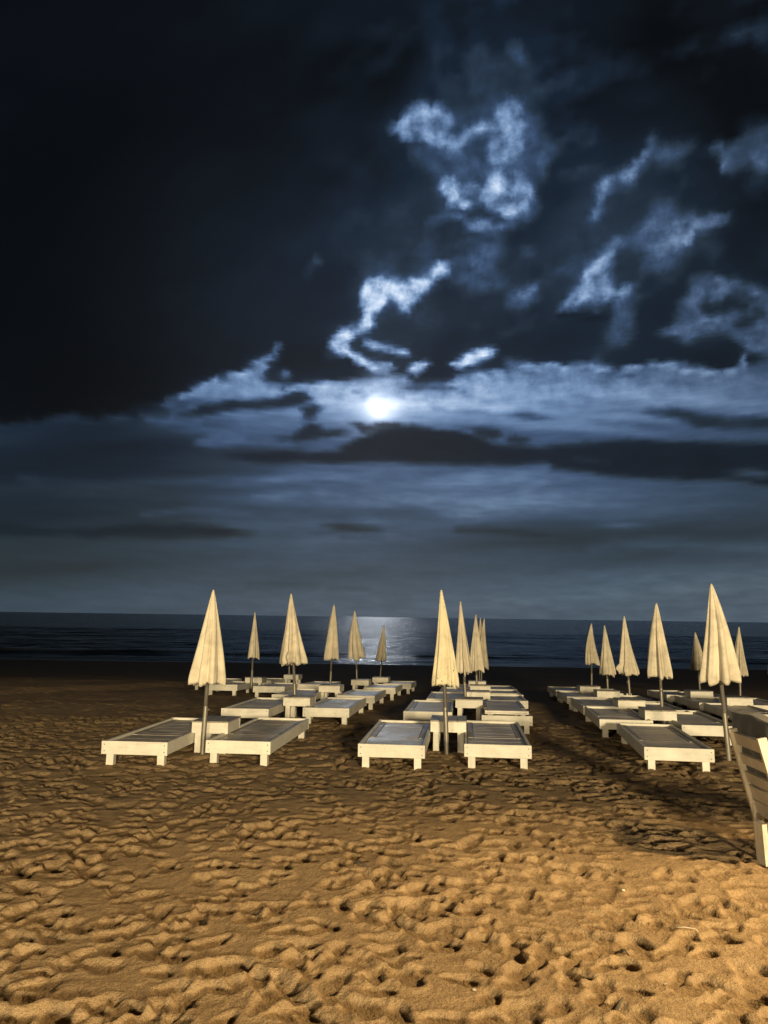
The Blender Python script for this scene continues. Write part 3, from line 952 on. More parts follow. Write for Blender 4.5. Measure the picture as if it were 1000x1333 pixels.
def build_sand():
    ys = [-16, -12, -8, -5, -3, -1.5, -.5, .3, .9]
    y = 1.3
    while y < 47:
        ys.append(y)
        y += max(.0105, .0031 * y) if y < 26 else .012 * y
    while y < 64:
        ys.append(y); y += 2
    ys = np.array(ys)
    core = np.linspace(-.62, .62, 520)
    side = np.array([.65, .70, .78, .9, 1.1, 1.5, 2.2, 3.5, 6, 12])
    us = np.concatenate([-side[::-1], core, side])
    U, Y = np.meshgrid(us, ys)
    X = U * (np.maximum(Y, 0) + 1.1)
    Z = np.interp(Y, _gy, _gz) + sand_offset(X, Y)
    ny, nx = X.shape
    co = np.stack([X, Y, Z], -1).reshape(-1, 3).astype(np.float32)
    a = (np.arange(ny - 1)[:, None] * nx + np.arange(nx - 1)[None, :]).ravel()
    f = np.stack([a, a + 1, a + nx + 1, a + nx], 1).astype(np.int32)
    me = bpy.data.meshes.new('sand')
    me.vertices.add(len(co)); me.vertices.foreach_set('co', co.ravel())
    me.loops.add(f.size); me.loops.foreach_set('vertex_index', f.ravel())
    me.polygons.add(len(f))
    me.polygons.foreach_set('loop_start', np.arange(0, f.size, 4, dtype=np.int32))
    me.polygons.foreach_set('loop_total', np.full(len(f), 4, dtype=np.int32))
    me.update(calc_edges=True)
    me.polygons.foreach_set('use_smooth', np.ones(len(f), dtype=bool))
    o = bpy.data.objects.new('sand', me)
    COL.objects.link(o)
    o['kind'] = 'structure'
    m, nt, b = new_mat('beach_sand')
    tc = N(nt, 'ShaderNodeTexCoord')
    v = tc.outputs['Object']
    n1 = noise(nt, v, 1.1, 5, .6)
    n2 = noise(nt, v, 16, 5, .65)
    n3 = noise(nt, v, 420, 2, .6)
    n4 = noise(nt, v, 90, 2, .5)
    c = mixc(nt, ramp(nt, n1.outputs['Fac'], [(.35, 0), (.65, 1)]).outputs[0], (.27, .187, .108), (.335, .236, .138))
    c = mixc(nt, 1.0, c, ramp(nt, n2.outputs['Fac'], [(.3, .80), (.7, 1.12)]).outputs[0], 'MULTIPLY')
    c = mixc(nt, 1.0, c, ramp(nt, n3.outputs['Fac'], [(.32, .50), (.5, 1.0), (.68, 1.42)]).outputs[0], 'MULTIPLY')
    c = mixc(nt, ramp(nt, n4.outputs['Fac'], [(.74, 0), (.77, .8)]).outputs[0], c, (.62, .55, .43))
    c = mixc(nt, ramp(nt, n4.outputs['Fac'], [(.22, .8), (.25, 0)]).outputs[0], c, (.10, .075, .05))
    # damp sand towards the water line, plus painted darkening where the lamplight fades
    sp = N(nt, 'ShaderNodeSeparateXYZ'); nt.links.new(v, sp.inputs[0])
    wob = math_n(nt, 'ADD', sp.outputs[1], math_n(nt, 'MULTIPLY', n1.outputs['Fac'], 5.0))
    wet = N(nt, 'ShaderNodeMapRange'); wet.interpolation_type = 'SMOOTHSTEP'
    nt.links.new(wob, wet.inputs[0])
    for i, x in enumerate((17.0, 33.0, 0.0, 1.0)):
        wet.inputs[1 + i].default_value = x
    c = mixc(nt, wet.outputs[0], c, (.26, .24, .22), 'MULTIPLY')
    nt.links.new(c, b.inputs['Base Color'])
    b.inputs['Roughness'].default_value = .95
    b.inputs['Specular IOR Level'].default_value = .15
    p = bump(nt, b, n3.outputs['Fac'], .5, .004)
    n5 = noise(nt, v, 48, 4, .65)
    p = bump(nt, b, n5.outputs['Fac'], .8, .022, p)
    bump(nt, b, n2.outputs['Fac'], .45, .02, p)
    me.materials.append(m)




# ------------------------------------------------------------------ sea
def build_sea():
    ys = []
    y = 36.0
    while y < 150:
        ys.append(y); y += max(.16, .0042 * y)
    while y < 14000:
        ys.append(y); y *= 1.09
    ys = np.array(ys)
    us = np.concatenate([[-4, -2.2, -1.4, -1], np.linspace(-.75, .75, 420), [1, 1.4, 2.2, 4]])
    U, Y = np.meshgrid(us, ys)
    X = U * Y
    d = Y - (46 + 1.6 * fbm(X / 14., X * 0 + .5, 31, 3) * 2)
    amp = smooth01((Y - 44) / 6) * smooth01((600 - Y) / 400)
    # one low breaker in front of the beach and smaller swell behind it
    crest = 7.6 + 1.6 * fbm(X / 22., X * 0 + 3.5, 41, 3)
    Z = .24 * np.exp(-((d - crest) / np.where(d < crest, .8, 2.2)) ** 2)
    Z += .05 * np.exp(-((d - crest - 7 - 3 * fbm(X / 30., X * 0 + 9, 43, 3)) / 1.3) ** 2)
    Z += amp * (.25 * fbm(X / 5.5, Y / 1.5, 61, 4) + .10 * np.sin(Y / 3.6 + 5 * fbm(X / 40., Y / 30., 62, 3)))
    Z = SEA_Z + Z * (Y < 1500)
    ny, nx = X.shape
    co = np.stack([X, Y, Z], -1).reshape(-1, 3)
    a = (np.arange(ny - 1)[:, None] * nx + np.arange(nx - 1)[None, :]).ravel()
    f = np.stack([a, a + 1, a + nx + 1, a + nx], 1)
    me = bpy.data.meshes.new('sea')
    me.from_pydata(co.tolist(), [], f.tolist())
    me.polygons.foreach_set('use_smooth', np.ones(len(f), dtype=bool))
    o = bpy.data.objects.new('sea', me)
    COL.objects.link(o)
    o['kind'] = 'structure'
    m, nt, b = new_mat('night_sea')
    tc = N(nt, 'ShaderNodeTexCoord')
    v = tc.outputs['Object']
    mp = N(nt, 'ShaderNodeMapping'); mp.inputs['Scale'].default_value = (.25, 1.0, 1.0)
    nt.links.new(v, mp.inputs['Vector'])
    w1 = noise(nt, mp.outputs[0], 1.1, 5, .6, .3)
    w2 = noise(nt, mp.outputs[0], .22, 3, .55)
    # foam in bands near the water line
    sp = N(nt, 'ShaderNodeSeparateXYZ'); nt.links.new(v, sp.inputs[0])
    mp2 = N(nt, 'ShaderNodeMapping'); mp2.inputs['Scale'].default_value = (.09, .55, 1.0)
    nt.links.new(v, mp2.inputs['Vector'])
    fo = noise(nt, mp2.outputs[0], 1.0, 6, .7, .5)
    band = ramp(nt, None, [(0, .30), (.10, .34), (.20, .10), (.36, .02), (.42, .22), (.50, .05), (.8, 0)])
    br = N(nt, 'ShaderNodeMapRange'); nt.links.new(sp.outputs[1], br.inputs[0])
    for i, x in enumerate((44.0, 64.0, 0.0, 1.0)):
        br.inputs[1 + i].default_value = x
    nt.links.new(br.outputs[0], band.inputs['Fac'])
    fm = math_n(nt, 'MULTIPLY', ramp(nt, fo.outputs['Fac'], [(.42, 0), (.62, 1)]).outputs[0], band.outputs[0])
    c = mixc(nt, fm, (.004, .010, .017), (.55, .58, .60))
    nt.links.new(c, b.inputs['Base Color'])
    b.inputs['Roughness'].default_value = .145
    b.inputs['IOR'].default_value = 1.33
    b.inputs['Specular IOR Level'].default_value = .105
    p = bump(nt, b, w2.outputs['Fac'], 1.0, 1.3)
    bump(nt, b, w1.outputs['Fac'], 1.0, .3, p)
    me.materials.append(m)


build_sea()
# ------------------------------------------------------------------ sunbeds
BW, BL, BH = .67, 1.95, .245


def beam(bm, p, q, side, w, t, bev=.004, mi=0):
    """a board from p to q; side = direction of its width w, t = thickness"""
    p, q, side = Vector(p), Vector(q), Vector(side)
    ax = (q - p).normalized()
    side = (side - ax * side.dot(ax)).normalized()
    n = ax.cross(side)
    r = bmesh.ops.create_cube(bm, size=1.0)
    ln = (q - p).length
    mid = (p + q) / 2
    vs = r['verts']
    for v in vs:
        v.co = mid + ax * v.co.x * ln + side * v.co.y * w + n * v.co.z * t
    for f in {f for v in vs for f in v.link_faces}:
        f.material_index = mi
    bmesh.ops.bevel(bm, geom=list({e for v in vs for e in v.link_edges}), offset=bev, segments=2, profile=.6, affect='EDGES')


def make_bed(seed, lifted=False):
    rs = random.Random(seed)
    root = thing('sun_bed')
    h = BW / 2
    bm = bmesh.new()
    zb, zt = .118, BH
    add_box(bm, -h, h, -BL / 2, -BL / 2 + .032, zb, zt, .004, 0, .0015)
    add_box(bm, -h, h, BL / 2 - .032, BL / 2, zb, zt, .004, 0, .0015)
    for s in (-1, 1):
        xa, xb = sorted((s * (h - .003), s * (h - .033)))
        add_box(bm, xa, xb, -BL / 2 + .033, BL / 2 - .033, zb + .003, zt - .003, .004, 0, .0015)
        # inner bearers carrying the deck
        xa, xb = sorted((s * (h - .036), s * (h - .066)))
        add_box(bm, xa, xb, -BL / 2 + .035, BL / 2 - .035, zb + .01, zt - .052, .003)
    for sx in (-1, 1):
        for ey, d in ((-BL / 2, -1), (BL / 2, 1)):
            for zz in (.150, .212):
                c = bmesh.ops.create_cone(bm, cap_ends=True, segments=8, radius1=.0055, radius2=.0055, depth=.004,
                                          matrix=Matrix.Translation((sx * (h - .03), ey + d * .0005, zz)) @ Matrix.Rotation(R(90), 4, 'X'))
                for f in {f for v in c['verts'] for f in v.link_faces}:
                    f.material_index = 1
    finish('frame', bm, [M['board'], M['screw']], root)

    def panel(name, y0, y1, zt, rails):
        bm = bmesh.new()
        n = max(3, round((y1 - y0) / .066))
        st = (y1 - y0) / n
        e = h - .042
        for i in range(n):
            a = y0 + i * st + .002
            dz = rs.uniform(-.0007, .0007)
            add_box(bm, -e + (.062 if rails else 0), e - (.062 if rails else 0), a, a + st - .002 - rs.uniform(0, .002), zt - .018 + dz, zt + dz, .0016, 0, .0005)
        if rails:
            for s in (-1, 1):
                xa, xb = sorted((s * e, s * (e - .055)))
                add_box(bm, xa, xb, y0 + .004, y1 - .004, zt - .02, zt + .004, .003, 1)
            for yy in (y0 + .12, y1 - .12):
                add_box(bm, -e + .02, e - .02, yy - .025, yy + .025, zt - .045, zt - .0215, .002, 1)
        else:
            for xx in (-.2, .2):
                add_box(bm, xx - .02, xx + .02, y0 + .004, y1 - .004, zt - .045, zt - .0215, .002, 1)
        return finish(name, bm, [M['deck'], M['tabletop']], root)
    split = -BL / 2 + .62
    lift = .062 if lifted else 0
    panel('foot_panel', -BL / 2 + .040, split, BH - .026 + lift, False)
    panel('back_panel', split + .008, BL / 2 - .040, BH - .0255 + lift, True)
    if lifted:
        for sx in (-1, 1):
            for yy in (-BL / 2 + .10, .1, BL / 2 - .12):
                bm = bmesh.new()
                add_box(bm, sx * (h - .11) - .022, sx * (h - .11) + .022, yy - .022, yy + .022, BH - .12, BH - .028 + lift - .022, .003)
                finish('panel_post', bm, M['leg'], root)
        bm = bmesh.new()
        add_box(bm, -h + .045, h - .045, -BL / 2 + .012 + .03, -BL / 2 + .036 + .03, BH + .012, BH + .058, .003)
        finish('front_rail', bm, M['board'], root)
    for sx in (-1, 1):
        for sy in (-1, 1):
            bm = bmesh.new()
            cx, cy = sx * (h - .075), sy * (BL / 2 - .072)
            add_box(bm, cx - .036, cx + .036, cy - .036, cy + .036, -.10, .136, .004, 0, .002)
            finish('leg', bm, M['leg'], root)
    return root


def ground_tilt(root, yaw, y):
    sl = (T(y + .9) - T(y - .9)) / 1.8
    root.rotation_euler = (Matrix.Rotation(math.atan(sl), 4, 'X') @ Matrix.Rotation(-yaw, 4, 'Z')).to_euler()


proto_beds = [make_bed(1), make_bed(2), make_bed(3, True)]
used_bed = [False] * 3
BED_GROUP = 'white wooden sunbeds set out in rows on the sand'


def place_bed(tl, tr, yaw_deg, variant, label):
    a, b = at(*tl, BH), at(*tr, BH)
    yaw = R(yaw_deg)
    mid = (a + b) / 2
    c = mid + Vector((math.sin(yaw), math.cos(yaw), 0)) * BL / 2
    if used_bed[variant]:
        o = copy_tree(proto_beds[variant])
    else:
        o = proto_beds[variant]
        used_bed[variant] = True
    o.location = (c.x, c.y, T(c.y))
    ground_tilt(o, yaw, c.y)
    for sx in (-1, 1):
        for sy in (-1, 1):
            q = Matrix.Rotation(-yaw, 3, 'Z') @ Vector((sx * (BW / 2 - .075), sy * (BL / 2 - .072), 0))
            heap(c.x + q.x, c.y + q.y, random.uniform(.075, .11), random.uniform(.012, .032))
    tag(o, label, 'sunbed', BED_GROUP)
    return o


BEDS = [
    # left block
    ((133.5, 966), (216.6, 965.6), 5, 0, 'white wooden sunbed at the outer left end of the front row'),
    ((268, 964.5), (351.6, 965), 6, 1, 'white wooden sunbed right of the table under the strongly leaning front parasol'),
    ((288, 922.5), (349.4, 923), 5, 0, 'white sunbed left of the small table under the parasol with the curled hem'),
    ((394, 921), (455, 922.8), 6, 1, 'white sunbed right of the small table under the parasol with the curled hem'),
    ((356, 904), (401, 905), 6, 0, 'pale sunbed partly hidden behind the table of the parasol with the curled hem'),
    ((439, 904.6), (487.5, 906.6), 6, 1, 'pale sunbed next behind the sunbed right of the curled hem parasol'),
    ((270, 891), (308, 891.4), 5, 0, 'pale sunbed half hidden behind the leaning front parasol canopy, left of a slim pole'),
    ((331, 893), (369, 894), 5, 1, 'pale sunbed right of the table under the small outermost left parasol'),
    ((252, 886), (286, 886), 5, 1, 'farthest left sunbed, all but covered by the leaning front parasol canopy'),
    ((474, 894.2), (515, 896.4), 6, 0, 'pale sunbed standing between the two right hand parasol poles of the left block'),
    ((389, 890.5), (424, 891.4), 6, 1, 'far pale sunbed just right of the curled hem parasol pole'),
    ((320, 885.5), (352, 885.6), 6, 0, 'far pale sunbed right behind the table of the outermost left parasol'),
    ((502, 889), (533, 890.6), 6, 1, 'far pale sunbed at the seaward end of the left block, nearest the moon glitter'),
    # middle block
    ((467, 969), (552, 970.2), 6, 1, 'white sunbed with a moon sheen on its wet deck, left of the bright yellow parasol'),
    ((603, 969), (693.6, 970.9), 6, 0, 'white sunbed with a dry brown slatted deck, right of the bright yellow parasol'),
    ((525, 926), (589, 927.5), 6, 0, 'second sunbed up the left side of the middle aisle block, behind the wet one'),
    ((627.6, 931), (693, 933), 6, 2, 'white sunbed with its slatted deck lifted on short posts above the frame'),
    ((556.8, 909.5), (606, 910.5), 6, 1, 'third sunbed up the left side of the middle block, behind the bright parasol pole'),
    ((635.7, 911.4), (686.6, 912.8), 6, 1, 'pale sunbed directly behind the one with the lifted deck'),
    ((574, 900.5), (614, 901.6), 6, 0, 'fourth sunbed up the left side of the middle block'),
    ((637.5, 904), (677.8, 905), 6, 0, 'fourth sunbed up the right side of the middle block'),
    ((586, 894.4), (617, 895.2), 6, 1, 'last sunbed on the left side of the middle block, nearest the sea'),
    ((637.5, 896.8), (668, 897.8), 6, 1, 'last sunbed on the right side of the middle block, nearest the sea'),
    # right block
    ((836.7, 971.8), (932.4, 976.6), 9, 1, 'white sunbed nearest the slatted chair, its shaded left side towards the sand'),
    ((782, 935.4), (850, 939.6), 8.5, 0, 'second sunbed up the left edge of the right block'),
    ((892.3, 942.6), (958, 947), 8.5, 1, 'white sunbed whose end meets the tall leaning pole beside the slatted chair'),
    ((761, 919.5), (817, 921.6), 8, 1, 'third sunbed up the left edge of the right block'),
    ((843, 925.5), (899, 928), 8, 0, 'sunbed mostly hidden by the table under the large second right block parasol'),
    ((741.6, 906.8), (785, 908.2), 7.5, 0, 'fourth sunbed up the left edge of the right block'),
    ((813, 914), (857, 915.4), 7.5, 1, 'sunbed tucked behind the table under the third right block parasol'),
    ((727, 898.4), (763.5, 899.7), 7, 1, 'last sunbed up the left edge of the right block, nearest the sea'),
    ((782, 902), (818, 903.4), 7, 0, 'far sunbed right of the two slim parasols of the right block'),
    ((873.6, 904), (910.7, 906), 8, 0, 'far sunbed in front of the parasol half hidden by the big leaning one'),
    ((916, 914.4), (960.8, 916.7), 9, 1, 'sunbed with dark left side just right of the big leaning parasol canopy'),
    ((963, 928.6), (1022, 932), 9, 0, 'sunbed behind the charcoal back cushion, cut by the right picture edge'),
    ((921, 907.4), (955, 908.8), 8, 1, 'far sunbed between the two tables at the right picture edge'),
    ((988.5, 917.8), (1030, 919.8), 9, 1, 'sunbed right of the last table, mostly outside the right picture edge'),
]
for b in BEDS:
    place_bed(*b)


# ------------------------------------------------------------------ small tables
def make_table(seed):
    root = thing('side_table')
    w, d, h, ap = .20, .25, .36, .13
    bm = bmesh.new()
    add_box(bm, -w, w, -d, -d + .026, h - ap, h - .016, .004, 0, .0015)
    add_box(bm, -w, w, d - .026, d, h - ap, h - .016, .004, 0, .0015)
    for s in (-1, 1):
        xa, xb = sorted((s * (w - .002), s * (w - .028)))
        add_box(bm, xa, xb, -d + .027, d - .027, h - ap + .002, h - .0165, .004)
    # planted strip below the lip of the front and a lower cover strip
    add_box(bm, -w + .035, w - .035, -d - .006, -d - .0005, h - ap + .018, h - .044, .002)
    finish('apron', bm, M['board'], root)
    bm = bmesh.new()
    n = 4
    for i in range(n):
        xa = -w - .006 + i * (2 * w + .012) / n
        add_box(bm, xa + .0015, xa + (2 * w + .012) / n - .0015, -d - .008, d + .008, h - .0155, h, .003, 0, .001)
    finish('table_top', bm, M['tabletop'], root)
    for sx in (-1, 1):
        for sy in (-1, 1):
            bm = bmesh.new()
            cx, cy = sx * (w - .062), sy * (d - .064)
            add_box(bm, cx - .034, cx + .034, cy - .034, cy + .034, -.10, h - .03, .004, 0, .002)
            finish('leg', bm, M['leg'], root)
    return root


proto_table = make_table(3)
TABLES = [
    ((251, 939), (296, 939), 5, 'square white side table behind the leaning pole of the front left parasol'),
    ((369.5, 907.7), (403, 907.5), 5, 'square white side table behind the curled hem parasol pole'),
    ((415.6, 892), (442, 892.4), 6, 'small pale table at the third parasol from the left group front'),
    ((319, 881.6), (341, 881.8), 5, 'small pale table at the outermost left parasol pole'),
    ((457.4, 884.4), (480, 885), 6, 'small pale table at the parasol just left of the moon glitter'),
    ((485, 881.4), (505.6, 882), 6, 'farthest small table of the left block, under the parasol against the moon glitter'),
    ((368, 878), (390, 878.4), 6, 'far small table seen above the table of the curled hem parasol'),
    ((560, 937.4), (607.6, 938.8), 6, 'square white side table straight behind the bright yellow parasol pole'),
    ((593, 909.3), (628.7, 911.3), 8, 'slightly crooked side table at the second parasol of the middle block'),
    ((609.5, 900), (636.4, 900.8), 6, 'pale side table next behind the crooked one in the middle block'),
    ((613.5, 892), (637.5, 892.6), 6, 'second side table behind the crooked one in the middle block'),
    ((612, 886.2), (631, 886.8), 6, 'farthest side table of the middle block, highest in the picture'),
    ((841, 924), (880, 925.8), 9, 'side table behind the pole of the large second right block parasol'),
    ((807.7, 911), (837.6, 911.8), 8, 'side table behind the pole of the third right block parasol'),
    ((780, 899), (805, 899.8), 8, 'side table at the right one of the two slim parasols'),
    ((758.4, 893), (779, 893.6), 7, 'side table at the left one of the two slim parasols'),
    ((903.5, 899), (924.7, 900.2), 9, 'far side table peeping out left of the big leaning pole'),
    ((951, 907.4), (976.5, 908.8), 9, 'side table at the last parasol standing right of the big leaning one'),
]
for i, (tl, tr, yw, label) in enumerate(TABLES):
    a, b = at(*tl, .36), at(*tr, .36)
    o = proto_table if i == 0 else copy_tree(proto_table)
    yaw = R(yw)
    c = (a + b) / 2 + Vector((math.sin(yaw), math.cos(yaw), 0)) * .25
    o.location = (c.x, c.y, T(c.y))
    ground_tilt(o, yaw, c.y)
    for sx in (-1, 1):
        for sy in (-1, 1):
            q = Matrix.Rotation(-yaw, 3, 'Z') @ Vector((sx * .138, sy * .186, 0))
            heap(c.x + q.x, c.y + q.y, .08, random.uniform(.01, .028))
    tag(o, label, 'table', 'small square tables beside the parasol poles')


# ------------------------------------------------------------------ closed parasols
def canopy_mesh(seed, curl=False):
    rs = np.random.default_rng(seed)
    NA, NT, K = 120, 34, 8
    lobe_a = rs.uniform(.75, 1.15, K)
    lobe_d = rs.uniform(-.030, .030, K)
    ph = rs.uniform(0, 6.28)
    tw = rs.uniform(-.35, .35)
    off = rs.normal(0, .012, 2)
    th = np.linspace(0, 2 * math.pi, NA, endpoint=False)
    verts = []
    for it in range(NT + 1):
        t = it / NT
        a = th + ph
        warp = .24 * np.sin(2 * a + 1.3 * seed) + .14 * np.sin(3 * a + seed)
        q = ((a + warp + tw * t) / (2 * math.pi) * K) % K
        k = np.floor(q).astype(int) % K
        f = q - np.floor(q)
        lob = np.sin(np.pi * f) ** .55
        # each pleat folds over towards its neighbour
        lob = lob * (1 + .20 * np.sin(2 * np.pi * f) * t)
        depth = .20 + .36 * min(1, t * 1.5)
        base = .014 + .186 * (t ** .93) * (1 + .05 * math.sin(3.0 * t + seed))
        amp = 1 + (lobe_a[k] - 1) * (np.sin(np.pi * f) ** .8) * t
        r = base * (1 - depth + depth * lob) * amp
        fine = .0022 * t * np.sin(19 * a + 9 * t + seed)
        r = r + fine
        if t > .9:
            r = r * (1 - .07 * ((t - .9) / .1) ** 2)
        z = -t + t ** 6 * (lobe_d[k] * np.sin(np.pi * f) + .030 * (lob - .5) * -1)
        ox, oy = off * math.sin(t * math.pi)
        for i in range(NA):
            verts.append((math.cos(th[i]) * r[i] + ox, math.sin(th[i]) * r[i] + oy, z[i]))
    last = verts[-NA:]
    # hem turns in and closes up inside
    for kk, (sr, dz) in enumerate(((.93, .012), (.55, .06), (.13, .16))):
        for (x, y, z) in last:
            verts.append((x * sr, y * sr, z + dz))
    if curl:
        rows = NT + 1
        for it in range(int(NT * .80), NT + 1):
            t = (it / NT - .80) / .20
            for i in range(NA):
                x, y, z = verts[it * NA + i]
                w = max(0, math.cos(th[i] + math.pi / 2 - .35)) ** 2
                verts[it * NA + i] = (x * (1 + .28 * w * math.sin(t * math.pi)), y * (1 + .28 * w * math.sin(t * math.pi)), z + .06 * w * t)
    faces = []
    nr = len(verts) // NA
    for j in range(nr - 1):
        for i in range(NA):
            i2 = (i + 1) % NA
            faces.append((j * NA + i, (j + 1) * NA + i, (j + 1) * NA + i2, j * NA + i2))
    me = bpy.data.meshes.new('canopy')
    me.from_pydata(verts, [], faces)
    me.polygons.foreach_set('use_smooth', np.ones(len(faces), dtype=bool))
    me.materials.append(M['canvas'])
    return me


CANOPY = [canopy_mesh(s, s == 4) for s in (1, 2, 3, 4, 5, 6)]


def make_parasol_shared():
    bm = bmesh.new()
    add_lathe(bm, [(-.25, .0215), (.9, .0215), (1.0, .0215)], 16)
    pole = finish('pole', bm, M['pole'], None, True)
    bm = bmesh.new()
    add_lathe(bm, [(-.25, .027), (0.0, .027), (.52, .027), (.53, .025), (.535, .022)], 16)
    for zz in (.49,):
        c = bmesh.ops.create_cone(bm, cap_ends=True, segments=10, radius1=.009, radius2=.009, depth=.03, matrix=Matrix.Translation((0, -.03, zz)) @ Matrix.Rotation(R(90), 4, 'X'))
    sleeve = finish('pole_sleeve', bm, M['sleeve'], None, True)
    bm = bmesh.new()
    add_lathe(bm, [(-.035, .016), (-.02, .020), (0, .019), (.008, .012), (.018, .013), (.028, .009), (.033, .003)], 14)
    tip = finish('tip', bm, M['tip'], None, True)
    bm = bmesh.new()
    add_lathe(bm, [(0, .024), (.004, .034), (.03, .034), (.036, .024)], 14)
    hub = finish('runner', bm, M['tip'], None, True)
    return pole, sleeve, tip, hub


PROTO = make_parasol_shared()
first = [True]


def place_parasol(foot, top, y_hem, wpx, variant, spin, label):
    p = at(*foot)
    q = at_depth(top[0], top[1], p.y)
    v = q - p
    ln = v.length
    root = thing('beach_parasol', p)
    root.rotation_euler = (v.to_track_quat('Z', 'Y').to_matrix().to_4x4() @ Matrix.Rotation(spin, 4, 'Z')).to_euler()
    cl = ln * (y_hem - top[1]) / (foot[1] - top[1])
    rad = wpx * p.y / FPX / 2
    parts = []
    for o in PROTO:
        c = o if first[0] else o.copy()
        if not first[0]:
            COL.objects.link(c)
        c.parent = root
        parts.append(c)
    first[0] = False
    pole, sleeve, tip, hub = parts
    pole.scale = (1, 1, ln - .16)
    tip.location = (0, 0, ln - .030)
    sleeve.scale = (1, 1, min(1.0, (ln - cl) / .62))
    hub.location = (0, 0, ln - cl + .05)
    can = bpy.data.objects.new('canopy', CANOPY[variant])
    if 'yellow closed' in label:
        can.data = CANOPY[variant].copy()
        can.data.materials[0] = M['canvas_spotted']
    COL.objects.link(can)
    can.parent = root
    can.location = (0, 0, ln - .02)
    can.scale = (rad / .205, rad / .205, cl - .02)
    heap(p.x, p.y, .12, .035)
    tag(root, label, 'parasol', 'closed cream parasols standing among the sunbeds')
    return root


PARASOLS = [
    ((263.5, 985), (278, 768), 891, 47, 0, .3, 'closed cream parasol with a pole leaning hard, left end of the front row'),
    ((385, 935.6), (379, 773), 866, 33, 3, 1.2, 'closed cream parasol with a curled up hem and a straight pole'),
    ((429.5, 905), (435, 787), 858, 26, 1, 2.0, 'closed parasol with creased canvas, between the curled hem one and the one by the glitter'),
    ((327, 903), (332, 797), 857, 16, 4, .9, 'slim closed parasol standing alone at the outer left of the sunbeds'),
    ((465, 897), (462, 795), 857, 23, 5, 3.0, 'closed parasol on the left edge of the moon glitter'),
    ((494.5, 891), (500, 814), 860, 18, 2, .2, 'small far closed parasol standing in front of the moon glitter'),
    ((376.5, 891), (377, 797), 864, 26, 1, .4, 'closed parasol almost wholly hidden behind the curled hem one'),
    ((582, 985), (574.5, 768), 894, 37, 2, 1.8, 'bright yellow closed parasol with black spots near its hem, front of the middle block'),
    ((607, 931), (599.5, 783), 877, 24, 4, 2.2, 'closed parasol right behind the bright yellow one'),
    ((621, 911), (619.5, 800), 873, 20, 0, .5, 'closed parasol third in line behind the bright yellow one'),
    ((626, 899), (630.5, 804.6), 869, 16, 5, 1.1, 'closed parasol at the right end of the overlapping middle line'),
    ((624, 895), (625.6, 804), 867, 15, 1, 1.9, 'closed parasol whose tip only shows between two others of the middle line'),
    ((949.7, 994), (926, 760), 889, 54, 1, 2.6, 'tallest closed parasol, leaning beside the slatted chair'),
    ((863, 941.6), (854.5, 785), 882, 40, 0, 1.5, 'wide closed parasol second in the line of the right block'),
    ((821, 921), (812.5, 802), 879, 26, 3, .1, 'closed parasol third in the line of the right block'),
    ((792, 911), (787, 814), 879, 21, 4, 2.9, 'right one of the two slim closed parasols far in the right block'),
    ((770.4, 904), (770, 811.5), 864, 21, 5, .6, 'left one of the two slim closed parasols far in the right block'),
    ((912, 907), (905, 823), 873, 22, 2, 1.3, 'closed parasol half hidden behind the tallest leaning one'),
    ((964, 917), (962, 816), 880, 21, 3, 2.3, 'closed parasol standing free right of the tallest leaning one'),
    ((1008, 915), (1008, 814), 877, 20, 1, .8, 'closed parasol of which only the left hem enters at the right picture edge'),
]
for s in PARASOLS:
    place_parasol(*s)


